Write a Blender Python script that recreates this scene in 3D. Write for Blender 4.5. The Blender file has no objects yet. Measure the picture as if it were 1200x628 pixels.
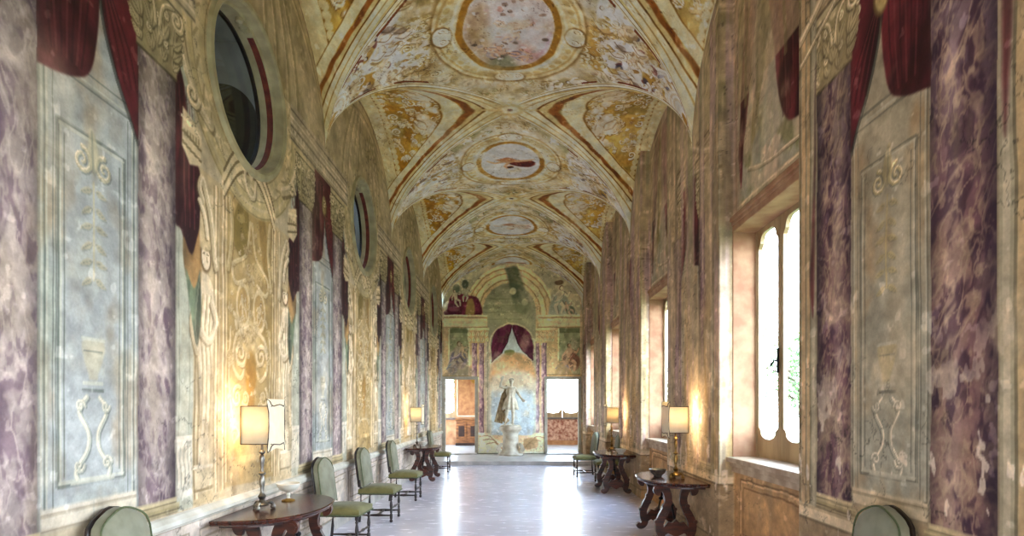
import bpy, bmesh, math, random
import numpy as np
from mathutils import Vector, Matrix, Euler
S = bpy.context.scene
COL = S.collection
PI = math.pi
rng = np.random.default_rng(7)
random.seed(5)

# ------------------------------------------------------------------ room measures (metres)
XL, XP, XR = -2.40, 2.25, 2.42          # left wall, right pier face, right recess back
VC, VW = -0.075, 2.325                  # vault axis and half width
SPR, RISE = 4.87, 1.55                  # springing and rise of the vault
BAY = 3.93
PIER0, BAY0 = 3.385, 5.35               # first pier and first bay centre in view
YEND, YBACK = 19.105, -4.475
EYE = 1.62
WY0, WY1, WH0, WH1 = -0.85, 0.89, 1.08, 3.56   # window in its bay (offset from bay centre)

# ------------------------------------------------------------------ materials
def rgb(h):
    h = h.lstrip('#'); c = [int(h[i:i+2], 16)/255 for i in (0, 2, 4)]
    return c
def lin(c):
    if isinstance(c, str): c = rgb(c)
    return tuple(x/12.92 if x <= .04045 else ((x+.055)/1.055)**2.4 for x in c)
class NT:
    def __init__(s, name):
        s.m = bpy.data.materials.new(name); s.m.use_nodes = True
        s.t = s.m.node_tree; s.b = s.t.nodes['Principled BSDF']; s.out = s.t.nodes['Material Output']
    def n(s, typ, **kw):
        x = s.t.nodes.new(typ)
        for k, v in kw.items():
            if k in x.inputs.keys() if isinstance(k, str) else False: x.inputs[k].default_value = v
            else: setattr(x, k, v)
        return x
    def l(s, a, b): s.t.links.new(a, b)
def M(name, c1, c2=None, scale=8., rough=.5, metal=0., bump=0., stretch=(1, 1, 1), detail=5., spec=.5, lo=.35, hi=.65, coat=0., sheen=0.):
    k = NT(name); b = k.b
    b.inputs['Roughness'].default_value = rough; b.inputs['Metallic'].default_value = metal
    b.inputs['Specular IOR Level'].default_value = spec
    if coat: b.inputs['Coat Weight'].default_value = coat; b.inputs['Coat Roughness'].default_value = .15
    if sheen: b.inputs['Sheen Weight'].default_value = sheen
    tc = k.n('ShaderNodeTexCoord'); mp = k.n('ShaderNodeMapping'); mp.inputs['Scale'].default_value = stretch
    k.l(tc.outputs['Object'], mp.inputs['Vector'])
    nz = k.n('ShaderNodeTexNoise'); nz.inputs['Scale'].default_value = scale; nz.inputs['Detail'].default_value = detail
    k.l(mp.outputs[0], nz.inputs['Vector'])
    r = k.n('ShaderNodeValToRGB'); r.color_ramp.elements[0].position = lo; r.color_ramp.elements[1].position = hi
    r.color_ramp.elements[0].color = (*lin(c1), 1); r.color_ramp.elements[1].color = (*lin(c2 or c1), 1)
    k.l(nz.outputs['Fac'], r.inputs[0]); k.l(r.outputs[0], b.inputs['Base Color'])
    if bump:
        bp = k.n('ShaderNodeBump'); bp.inputs['Strength'].default_value = bump; bp.inputs['Distance'].default_value = .01
        k.l(nz.outputs['Fac'], bp.inputs['Height']); k.l(bp.outputs[0], b.inputs['Normal'])
    return k.m
def fresco_mat(name, rough=.75, grain=.07, spec=.25):
    k = NT(name); b = k.b
    b.inputs['Roughness'].default_value = rough; b.inputs['Specular IOR Level'].default_value = spec
    at = k.n('ShaderNodeAttribute'); at.attribute_name = 'fresco'
    tc = k.n('ShaderNodeTexCoord')
    n1 = k.n('ShaderNodeTexNoise'); n1.inputs['Scale'].default_value = 55; n1.inputs['Detail'].default_value = 6
    n2 = k.n('ShaderNodeTexNoise'); n2.inputs['Scale'].default_value = 3.1; n2.inputs['Detail'].default_value = 11; n2.inputs['Roughness'].default_value = .68
    for n in (n1, n2): k.l(tc.outputs['Object'], n.inputs['Vector'])
    mr = k.n('ShaderNodeMapRange'); mr.inputs[1].default_value = .3; mr.inputs[2].default_value = .7
    mr.inputs[3].default_value = 1-grain; mr.inputs[4].default_value = 1+grain
    k.l(n1.outputs['Fac'], mr.inputs[0])
    mr2 = k.n('ShaderNodeMapRange'); mr2.inputs[1].default_value = .3; mr2.inputs[2].default_value = .7
    mr2.inputs[3].default_value = .72; mr2.inputs[4].default_value = 1.22
    k.l(n2.outputs['Fac'], mr2.inputs[0])
    mu = k.n('ShaderNodeMath'); mu.operation = 'MULTIPLY'; k.l(mr.outputs[0], mu.inputs[0]); k.l(mr2.outputs[0], mu.inputs[1])
    vm = k.n('ShaderNodeVectorMath'); vm.operation = 'SCALE'
    k.l(at.outputs['Color'], vm.inputs[0]); k.l(mu.outputs[0], vm.inputs['Scale'])
    k.l(vm.outputs[0], b.inputs['Base Color'])
    bp = k.n('ShaderNodeBump'); bp.inputs['Strength'].default_value = .12; bp.inputs['Distance'].default_value = .004
    k.l(n2.outputs['Fac'], bp.inputs['Height']); k.l(bp.outputs[0], b.inputs['Normal'])
    return k.m
def emit_mat(name, col, strength):
    k = NT(name); k.b.inputs['Emission Color'].default_value = (*lin(col), 1); k.b.inputs['Emission Strength'].default_value = strength
    k.b.inputs['Base Color'].default_value = (*lin(col), 1)
    return k.m

MAT = dict(
 walnut=M('walnut', '#220c07', '#54230f', 6, .34, stretch=(1, 1, 5), coat=.12),
 walnut_top=M('walnut_top', '#2c130d', '#542617', 5, .25, stretch=(6, 1, 1), coat=.25),
 iron=M('wrought_iron', '#0c0b0d', '#1d1a1c', 20, .45, .6),
 darkwood=M('dark_turned_wood', '#120a08', '#2a1812', 10, .35, coat=.2),
 velvet=M('sage_velvet', '#625c2c', '#787040', 9, .8, sheen=.15, bump=.06),
 velvet_pale=M('sage_velvet_pale', '#706c54', '#86836c', 7, .8, sheen=.15, bump=.06),
 welt=M('welt_braid', '#4d5434', '#5f6542', 60, .8),
 nail=M('brass_nail', '#7a5c24', '#a8843c', 30, .35, .9),
 silver=M('tarnished_silver', '#55504a', '#9a948a', 14, .33, .85),
 brass=M('old_brass', '#5a4420', '#a8854a', 14, .35, .85),
 ceramic=M('white_ceramic', '#cfc9b8', '#e6e2d6', 6, .3),
 gilt=M('gilt_foot', '#6e5320', '#b08c45', 18, .4, .7),
 trimbrown=M('shade_trim', '#2c170d', '#4a2a18', 30, .6),
 marble=M('statue_marble', '#b9ae94', '#e0d8c4', 7, .5, bump=.05),
 drape=M('statue_drapery', '#8d7450', '#c2ad86', 9, .6, bump=.1),
 plinth=M('pedestal_stone', '#b3a48c', '#d9d0bc', 5, .6, bump=.1),
 reveal=M('reveal_plaster', '#94664a', '#b08a68', 5, .8, bump=.3, detail=9),
 sash=M('window_wood', '#8e7452', '#b89c76', 6, .5, stretch=(1, 1, .3)),
 sill=M('sill_stone', '#9c7e60', '#c4ab8c', 6, .55, bump=.1),
 brick=M('painted_red_band', '#5a2116', '#7a3422', 12, .7),
 cream=M('stucco_cream', '#968a66', '#b5a880', 6, .7, bump=.12),
 greywall=M('loft_plaster', '#5c6064', '#72767a', 2, .8),
 dark=M('dark_void', '#0b0c0c', '#15120f', 3, .9),
 roomwall=M('end_room_plaster', '#a8714a', '#cf9c70', 3, .8),
 roompale=M('end_room_pale', '#c7b79a', '#ddd2ba', 3, .8),
 redmarble=M('red_marble_parapet', '#8a4a34', '#d0a58c', 9, .5, detail=9),
 inlay=M('inlaid_walnut', '#5e3216', '#9a6234', 4, .4, stretch=(1, 1, 4)),
 inlaydark=M('inlay_dark', '#241009', '#3b1d10', 5, .4),
 step=M('step_stone', '#a9a4a0', '#c9c4c0', 4, .35, bump=.05),
 ground=M('garden_ground', '#3c4a24', '#566536', .6, .9),
 bark=M('bark', '#2b2118', '#4a3a2a', 6, .9),
 leaf=M('leaf_green', '#4a6c40', '#86a468', 3, .7),
)
# ------------------------------------------------------------------ object helpers
def tag(o, label=None, cat=None, group=None, kind=None):
    if label: o['label'] = label
    if cat: o['category'] = cat
    if group: o['group'] = group
    if kind: o['kind'] = kind
    return o
def link(name, me, mat, parent=None, smooth=None):
    o = bpy.data.objects.new(name, me); COL.objects.link(o)
    if mat:
        me.materials.append(MAT[mat] if isinstance(mat, str) else mat)
    if parent: o.parent = parent
    if smooth is not None:
        me.polygons.foreach_set('use_smooth', [True]*len(me.polygons))
        if smooth < 3: me.set_sharp_from_angle(angle=smooth)
    return o
def from_bm(name, bm, mat, parent=None, smooth=.6, fix=True):
    if fix: bmesh.ops.recalc_face_normals(bm, faces=bm.faces)
    me = bpy.data.meshes.new(name); bm.to_mesh(me); bm.free()
    return link(name, me, mat, parent, smooth)
def empty(name, loc, rz=0., **kw):
    o = bpy.data.objects.new(name, None); COL.objects.link(o); o.empty_display_size = .1
    o.location = loc; o.rotation_euler = (0, 0, rz)
    return tag(o, **kw)
def box(bm, a, b, bev=0.):
    g = bmesh.ops.create_cube(bm, size=1.)
    vs = g['verts']; ctr = [(a[i]+b[i])/2 for i in range(3)]; sz = [abs(b[i]-a[i]) for i in range(3)]
    for v in vs: v.co = Vector([v.co[i]*sz[i]+ctr[i] for i in range(3)])
    if bev:
        es = list({e for v in vs for e in v.link_edges})
        bmesh.ops.bevel(bm, geom=es, offset=bev, segments=2, affect='EDGES', profile=.6)
    return vs
def lathe(bm, prof, seg=20, c=(0, 0, 0), axis=None):
    """prof: [(r, h)...] turned about +Z at c (or about 'axis' matrix)"""
    rings = []
    for r, h in prof:
        ring = []
        for i in range(seg):
            a = 2*PI*i/seg; p = Vector((r*math.cos(a), r*math.sin(a), h))
            if axis is not None: p = axis @ p
            ring.append(bm.verts.new(p+Vector(c)))
        rings.append(ring)
    for a, b in zip(rings, rings[1:]):
        for i in range(seg): bm.faces.new((a[i], a[(i+1) % seg], b[(i+1) % seg], b[i]))
    bm.faces.new(rings[0][::-1]); bm.faces.new(rings[-1])
def tube(bm, pts, r, seg=8):
    pts = [Vector(p) for p in pts]; rr = r if hasattr(r, '__len__') else [r]*len(pts)
    rings = []; up = Vector((0, 0, 1))
    for i, p in enumerate(pts):
        d = (pts[min(i+1, len(pts)-1)]-pts[max(i-1, 0)]).normalized()
        n = d.cross(up)
        if n.length < .05: n = d.cross(Vector((1, 0, 0)))
        n.normalize(); b = d.cross(n)
        rings.append([bm.verts.new(p+(n*math.cos(2*PI*k/seg)+b*math.sin(2*PI*k/seg))*rr[i]) for k in range(seg)])
    for a, b in zip(rings, rings[1:]):
        for i in range(seg): bm.faces.new((a[i], a[(i+1) % seg], b[(i+1) % seg], b[i]))
    bm.faces.new(rings[0][::-1]); bm.faces.new(rings[-1])
def prism(bm, pts, f, t0, t1):
    """closed outline pts[(a,b)] extruded between t0,t1; f(a,b,t)->xyz"""
    A = [bm.verts.new(f(a, b, t0)) for a, b in pts]; B = [bm.verts.new(f(a, b, t1)) for a, b in pts]
    n = len(pts)
    bm.faces.new(A); bm.faces.new(B[::-1])
    for i in range(n): bm.faces.new((A[i], A[(i+1) % n], B[(i+1) % n], B[i]))
def ribbon(bm, cl, f, t0, t1):
    """band along centreline cl [(a,b,halfwidth)] extruded t0..t1"""
    L, R = [], []
    for i, (a, b, w) in enumerate(cl):
        a0, b0, _ = cl[max(i-1, 0)]; a1, b1, _ = cl[min(i+1, len(cl)-1)]
        d = math.hypot(a1-a0, b1-b0) or 1; nx, ny = -(b1-b0)/d, (a1-a0)/d
        L.append((a+nx*w, b+ny*w)); R.append((a-nx*w, b-ny*w))
    q = [[bm.verts.new(f(*p, t)) for p in arr] for arr, t in ((L, t0), (R, t0), (R, t1), (L, t1))]
    n = len(cl)
    for i in range(n-1):
        for j in range(4):
            a, b = q[j], q[(j+1) % 4]
            bm.faces.new((a[i], a[i+1], b[i+1], b[i]))
    bm.faces.new([q[j][0] for j in range(4)]); bm.faces.new([q[j][n-1] for j in range(3, -1, -1)])
def cat_rom(pts, n=8):
    out = []; P = [pts[0]]+list(pts)+[pts[-1]]
    for i in range(1, len(P)-2):
        p0, p1, p2, p3 = [np.array(x, float) for x in P[i-1:i+3]]
        for k in range(n):
            t = k/n
            out.append(tuple(.5*((2*p1)+(-p0+p2)*t+(2*p0-5*p1+4*p2-p3)*t*t+(-p0+3*p1-3*p2+p3)*t**3)))
    out.append(tuple(pts[-1])); return out
def copy_tree(o, parent=None):
    c = o.copy(); COL.objects.link(c)
    if parent: c.parent = parent
    for ch in list(o.children): copy_tree(ch, c)
    return c
def grid_mesh(name, V, keep=None, mat=None, col=None, parent=None, flip=False):
    """V: (nr,nc,3) grid; keep: (nr-1,nc-1) bool of quads"""
    nr, nc = V.shape[:2]
    idx = np.arange(nr*nc).reshape(nr, nc)
    q = np.stack([idx[:-1, :-1], idx[:-1, 1:], idx[1:, 1:], idx[1:, :-1]], -1)
    q = q[keep] if keep is not None else q.reshape(-1, 4)
    if flip: q = q[:, ::-1]
    return quads_mesh(name, V.reshape(-1, 3), q, mat, None if col is None else col.reshape(-1, 3), parent)
def quads_mesh(name, v, q, mat, col=None, parent=None):
    me = bpy.data.meshes.new(name)
    used = np.zeros(len(v), bool); used[q.ravel()] = True
    remap = np.cumsum(used)-1; v = v[used]; q = remap[q]
    if col is not None: col = col[used]
    me.vertices.add(len(v)); me.vertices.foreach_set('co', v.astype(np.float32).ravel())
    me.loops.add(q.size); me.loops.foreach_set('vertex_index', q.astype(np.int32).ravel())
    me.polygons.add(len(q)); me.polygons.foreach_set('loop_start', np.arange(0, q.size, 4, dtype=np.int32))
    me.polygons.foreach_set('use_smooth', np.ones(len(q), bool))
    me.update(calc_edges=True); me.validate()
    if col is not None:
        c = np.clip(col, 0, 1); c = np.where(c <= .04045, c/12.92, ((c+.055)/1.055)**2.4)
        at = me.color_attributes.new('fresco', 'FLOAT_COLOR', 'POINT')
        at.data.foreach_set('color', np.concatenate([c, np.ones((len(c), 1))], 1).astype(np.float32).ravel())
    return link(name, me, mat, parent)
# ------------------------------------------------------------------ fresco painter: pigment laid on the plaster in wall coordinates
def _h(ix, iy, s):
    n = (ix.astype(np.int64)*374761393+iy.astype(np.int64)*668265263+s*1442695041) & 0x7fffffff
    n = ((n ^ (n >> 13))*1274126177) & 0x7fffffff
    return ((n ^ (n >> 16)) & 0xffff)/65535.
def vnoise(x, y, s=0):
    ix = np.floor(x); iy = np.floor(y); fx = x-ix; fy = y-iy
    fx = fx*fx*(3-2*fx); fy = fy*fy*(3-2*fy)
    a = _h(ix, iy, s); b = _h(ix+1, iy, s); c = _h(ix, iy+1, s); d = _h(ix+1, iy+1, s)
    return (a+(b-a)*fx)*(1-fy)+(c+(d-c)*fx)*fy
def fbm(x, y, s=0, o=4):
    t = 0; a = .5; n = 0
    for i in range(o):
        t = t+a*vnoise(x, y, s+i*17); n += a; a *= .5; x = x*2.03+5.1; y = y*2.03+1.7
    return t/n
def sst(a, b, x):
    t = np.clip((x-a)/(b-a), 0, 1); return t*t*(3-2*t)
class Paint:
    def __init__(s, col, u, v, mask=None):
        s.c = col; s.u = u; s.v = v; s.m = mask
    def sub(s, u0, v0, u1, v1):
        k = (s.u > u0) & (s.u < u1) & (s.v > v0) & (s.v < v1)
        if s.m is not None: k &= s.m
        return np.nonzero(k)[0]
    def put(s, i, a, col, tex=None):
        col = np.array(rgb(col) if isinstance(col, str) else col)
        if tex is not None: col = col[None, :]*tex(s.u[i], s.v[i])[:, None]
        s.c[i] = s.c[i]*(1-a[:, None])+col*a[:, None]
    def box(s, u0, v0, u1, v1, col, a=1., soft=.008, tex=None):
        i = s.sub(u0-soft, v0-soft, u1+soft, v1+soft)
        if not len(i): return
        d = np.minimum(np.minimum(s.u[i]-u0, u1-s.u[i]), np.minimum(s.v[i]-v0, v1-s.v[i]))
        s.put(i, a*sst(-soft, soft, d), col, tex)
    def poly(s, pts, col, a=1., soft=.008, tex=None, smooth=True):
        if smooth: pts = cat_rom(list(pts)+[pts[0]], 4)[:-1]
        p = np.array(pts); lo = p.min(0)-soft; hi = p.max(0)+soft
        i = s.sub(lo[0], lo[1], hi[0], hi[1])
        if not len(i): return
        x = s.u[i]; y = s.v[i]; ins = np.zeros(len(i), bool); d = np.full(len(i), 9.)
        for (x0, y0), (x1, y1) in zip(p, np.roll(p, -1, 0)):
            c = (y0 > y) != (y1 > y)
            if y1 != y0: ins ^= c & (x < (x1-x0)*(y-y0)/(y1-y0)+x0)
            l2 = (x1-x0)**2+(y1-y0)**2+1e-12
            t = np.clip(((x-x0)*(x1-x0)+(y-y0)*(y1-y0))/l2, 0, 1)
            d = np.minimum(d, np.hypot(x-x0-t*(x1-x0), y-y0-t*(y1-y0)))
        s.put(i, a*sst(-soft, soft, np.where(ins, d, -d)), col, tex)
    def line(s, pts, w, col, a=1., soft=None, w1=None, curve=False):
        if curve: pts = cat_rom(pts, 5)
        p = np.array(pts, float); w1 = w if w1 is None else w1
        soft = soft or max(.005, .35*w); W = max(w, w1)+soft
        lo = p.min(0)-W; hi = p.max(0)+W
        i = s.sub(lo[0], lo[1], hi[0], hi[1])
        if not len(i): return
        x = s.u[i]; y = s.v[i]; d = np.full(len(i), 9.); n = len(p)-1
        for k in range(n):
            (x0, y0), (x1, y1) = p[k], p[k+1]
            l2 = (x1-x0)**2+(y1-y0)**2+1e-12
            t = np.clip(((x-x0)*(x1-x0)+(y-y0)*(y1-y0))/l2, 0, 1)
            ww = w+(w1-w)*(k+t)/n
            d = np.minimum(d, np.hypot(x-x0-t*(x1-x0), y-y0-t*(y1-y0))-ww)
        s.put(i, a*sst(soft*.5, -soft*.5, d), col)
    def ell(s, cx, cy, rx, ry, col, a=1., soft=.15, rot=0., hole=0., tex=None):
        R = max(rx, ry)*1.3
        i = s.sub(cx-R, cy-R, cx+R, cy+R)
        if not len(i): return
        c, n = math.cos(rot), math.sin(rot); x = s.u[i]-cx; y = s.v[i]-cy
        r = np.hypot((x*c+y*n)/rx, (-x*n+y*c)/ry)
        al = sst(1+soft*.5, 1-soft*.5, r)
        if hole: al = al*sst(hole-soft*.5, hole+soft*.5, r)
        s.put(i, a*al, col, tex)
    def rl(s, pts, w, col, dk='#5a4a2c', lt='#e8dcb8', off=(.35, -.35), a=.8, curve=False, w1=None):
        """modelled stroke: dark lower edge, body, light upper edge"""
        o = [(x+off[0]*w*1.6, y+off[1]*w*1.6) for x, y in pts]; h = [(x-off[0]*w*.9, y-off[1]*w*.9) for x, y in pts]
        s.line(o, w, dk, a*.75, curve=curve, w1=w1); s.line(pts, w, col, a, curve=curve, w1=w1)
        s.line(h, w*.35, lt, a*.8, curve=curve, w1=None if w1 is None else w1*.35)
    def spiral(s, cx, cy, r, turns=1.4, w=.02, col='#d8c79c', rot=0., d=1, a=.85, dk='#5a4a2c'):
        n = int(10*turns)+4
        pts = [(cx+r*(1-.85*k/n)*math.cos(rot+d*2*PI*turns*k/n), cy+r*(1-.85*k/n)*math.sin(rot+d*2*PI*turns*k/n)) for k in range(n+1)]
        s.rl(pts, w, col, dk=dk, a=a, w1=w*.5)
    def leaf(s, x, y, L, ang, col='#d0be90', w=.3, a=.85, dk='#6a5630'):
        c, n = math.cos(ang), math.sin(ang)
        f = lambda p, q: (x+p*c-q*n, y+p*n+q*c)
        P = [f(0, 0), f(L*.3, L*w*.6), f(L*.65, L*w*.5), f(L, L*.08), f(L*.7, -L*w*.35), f(L*.3, -L*w*.5)]
        s.poly([(p+L*.05, q-L*.06) for p, q in P], dk, a*.7, L*.06); s.poly(P, col, a, L*.05)
        s.line([f(L*.05, 0), f(L*.9, L*.05)], L*.03, dk, a*.6)
    def fig(s, x, y, h, ang=0., skin='#c9a47c', cloth=None, flip=1, dk='#6b4a32', a=.9, hair='#4a3420'):
        """small painted figure, h = body length, ang = lean of the trunk from upright"""
        c, n = math.cos(ang), math.sin(ang); hs = h; h = abs(h)
        f = lambda p, q: (x+flip*(p*c+q*n)*h, y+(-p*n+q*c)*hs)
        if cloth:
            s.poly([f(-.25, .1), f(-.05, .3), f(.22, .18), f(.4, -.1), f(.25, -.45), f(-.05, -.4), f(-.3, -.25)], cloth, a, h*.05,
                   tex=lambda u, v: .65+.7*fbm(u*9/h*.35, v*3/h*.35, 3, 2))
        for L in (([(-.02, .0), (.18, -.2), (.12, -.48)], .085, .045), ([(-.06, .0), (-.16, -.24), (-.05, -.5)], .085, .045),
                  ([(.1, .3), (.28, .2), (.36, .36)], .05, .03), ([(-.1, .3), (-.26, .14), (-.3, -.02)], .05, .03)):
            q = [f(*p) for p in L[0]]
            s.line([(u+h*.03, v-h*.03) for u, v in q], L[1]*h, dk, a*.6, w1=L[2]*h); s.line(q, L[1]*h, skin, a, w1=L[2]*h)
        s.line([f(.02, .28), f(-.03, .0)], .14*h, dk, a*.6, w1=.11*h); s.line([f(0, .3), f(-.04, .02)], .13*h, skin, a, w1=.1*h)
        s.ell(*f(.02, .5), .085*h, .1*h, hair, a, .3); s.ell(*f(.035, .49), .065*h, .08*h, skin, a, .3)
        if cloth:
            s.line([f(.12, .12), f(0, -.02), f(-.2, -.1), f(-.3, -.3)], .07*h, cloth, a, w1=.03*h, curve=True)
            s.line([f(.1, .14), f(0, .02), f(-.2, -.06)], .015*h, '#e0d0b0', a*.5, curve=True)
    def arab(s, cx, cy, W, H, n, seed, cols=('#d6c7a0', '#c5b080'), dk='#5e4820', size=.1, a=.85, inside=None):
        r = random.Random(seed)
        for _ in range(n):
            x = cx+(r.random()-.5)*W; y = cy+(r.random()-.5)*H
            if inside and not inside(x, y): r.random(); r.random(); continue
            z = size*(.55+.8*r.random()); c = cols[r.randrange(len(cols))]
            q_ = r.random()
            if q_ < .3:
                for k in range(5):
                    a_ = r.random()*6.3; o = z*.9*r.random(); px, py = x+o*math.cos(a_), y+o*math.sin(a_); e = z*(.35+.4*r.random()); ro = r.random()*3
                    s.ell(px+e*.15, py-e*.2, e, e*.6, dk, a*.7, .4, ro); s.ell(px, py, e*.9, e*.5, c, a, .35, ro); s.ell(px-e*.2, py+e*.15, e*.4, e*.22, '#eee4cc', a*.7, .5, ro)
            elif q_ < .5: s.spiral(x, y, z, 1+r.random()*.7, z*.2, c, r.random()*6.3, r.choice((-1, 1)), a, dk)
            else:
                g = r.random()*6.3
                for d in (-.5, 0, .5): s.leaf(x, y, z*1.4, g+d, c, .32, a, dk)
    def mottle(s, i, col, scale, lo, hi, a, seed, sx=1., sy=1.):
        f = fbm(s.u[i]*scale*sx, s.v[i]*scale*sy, seed)
        s.put(i, a*sst(lo, hi, f), col)
    def all(s): return np.arange(len(s.u)) if s.m is None else np.nonzero(s.m)[0]

def grit(col, x, y, seed, k=1.):
    """small rubbed losses, craze lines and dust all over the plaster"""
    f = 1.03+.26*k*(fbm(x*17, y*17, seed, 3)-.5)+.22*(fbm(x*5.5, y*4.5, seed+5, 4)-.5)
    col *= f[:, None]
    c = np.abs(fbm(x*4.2, y*4.2, seed+9, 5)-.5); a = .35*sst(.012, .0, c)*sst(.45, .6, fbm(x*.9, y*.9, seed+3)); col *= (1-a)[:, None]
    s = sst(.72, .78, fbm(x*11, y*11, seed+13, 3)); col += (s*.10)[:, None]
CRIM, CRIM_D, CRIM_L = '#481419', '#2a0b10', '#6e2e32'
def foldtex(sx, sy, seed, lo=.6, hi=1.4):
    return lambda u, v: lo+(hi-lo)*sst(.25, .75, fbm(u*sx+v*1.3, v*sy, seed, 3))
def marble(P, q0, q1, v0, v1, base, blot, vein, pal_hi, pal_up, seed, wl=0., dark='#2a2030'):
    """painted marble shaft between q0,q1 with the painter's round modelling"""
    i = P.sub(q0, v0, q1, v1)
    if not len(i): return
    u = P.u[i]; v = P.v[i]; yy = P.y[i]
    P.put(i, np.ones(len(i)), base)
    w = fbm(yy*3.1, v*2.0, seed)
    P.put(i, .75*sst(.42, .66, fbm(yy*2.1+w, v*.9, seed+7)), pal_hi); P.put(i, .55*sst(2.6, 3.6, v), pal_up)
    for sc, lo, hi, al, cl in ((8, .52, .66, .8, blot), (17, .55, .7, .6, blot)):
        f = fbm(yy*sc*1.25+w*3, v*sc*.62+yy*sc*.35, seed+sc); P.put(i, al*sst(lo, hi, f), cl)
    for sc, wd in ((5., .05), (10., .06)):
        f = np.abs(fbm(yy*sc+w*2.4, v*sc*.55+yy*sc*.4, seed+40+int(sc))-.5); P.put(i, .55*sst(wd, .0, f), vein)
    f = fbm(yy*26, v*17, seed+90, 3); P.put(i, .5*sst(.6, .75, f), vein)
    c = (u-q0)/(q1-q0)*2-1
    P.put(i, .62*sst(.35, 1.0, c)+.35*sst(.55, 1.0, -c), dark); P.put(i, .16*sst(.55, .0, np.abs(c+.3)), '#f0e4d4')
def column(P, q0, q1, pal, seed):
    q = (q0+q1)/2; h = (q1-q0)/2
    P.box(q0-.01, .98, q1+.015, 3.98, '#3c332c', .5, .02)
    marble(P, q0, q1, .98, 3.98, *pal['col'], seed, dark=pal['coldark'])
    hi, md, dk = pal['cap']
    for a, b, e, c in ((.95, .99, .015, hi), (.9, .95, .05, md), (.84, .9, .03, dk), (.78, .84, .07, hi), (.6, .78, .085, md)):
        P.box(q0-e, a, q1+e, b, c, .95, .01)
        P.box(q0-e, a, q1+e, a+.012, dk, .7, .008); P.box(q0-e, b-.014, q1+e, b, hi, .6, .006)
    P.box(q0-.02, 3.94, q1+.02, 4.0, md, .95, .01); P.box(q0-.02, 3.93, q1+.02, 3.95, dk, .8, .008)
    P.poly([(q0+.02, 3.99), (q1-.02, 3.99), (q1+.02, 4.2), (q1+.07, 4.44), (q0-.07, 4.44), (q0-.02, 4.2)], md, 1, .01)
    for r_, (n, L, y0) in enumerate(((4, .15, 3.99), (3, .2, 4.06), (4, .2, 4.14))):
        for k in range(n):
            f = k/(n-1)*2-1; x = q+f*(h-.03); an = PI/2-f*.55
            P.leaf(x, y0, L, an, md, .55, .9, dk); P.leaf(x, y0, L*.8, an+.35, hi, .3, .8, dk); P.leaf(x, y0, L*.8, an-.35, hi, .3, .8, dk)
            P.spiral(x+math.cos(an)*L, y0+math.sin(an)*L-.015, .03, 1.2, .012, hi, PI/2, -1 if f > 0 else 1, .9, dk)
    for sg in (-1, 1): P.spiral(q+sg*(h+.02), 4.36, .085, 1.6, .02, hi, PI/2, -sg, .95, dk); P.rl([(q+sg*.02, 4.2), (q+sg*.06, 4.36), (q+sg*(h-.02), 4.43)], .016, hi, dk, curve=True)
    P.ell(q, 4.42, .05, .05, hi, .9, .3)
    P.box(q0-.09, 4.44, q1+.09, 4.5, hi, .95, .01); P.box(q0-.09, 4.43, q1+.09, 4.45, dk, .8, .008)
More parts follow.
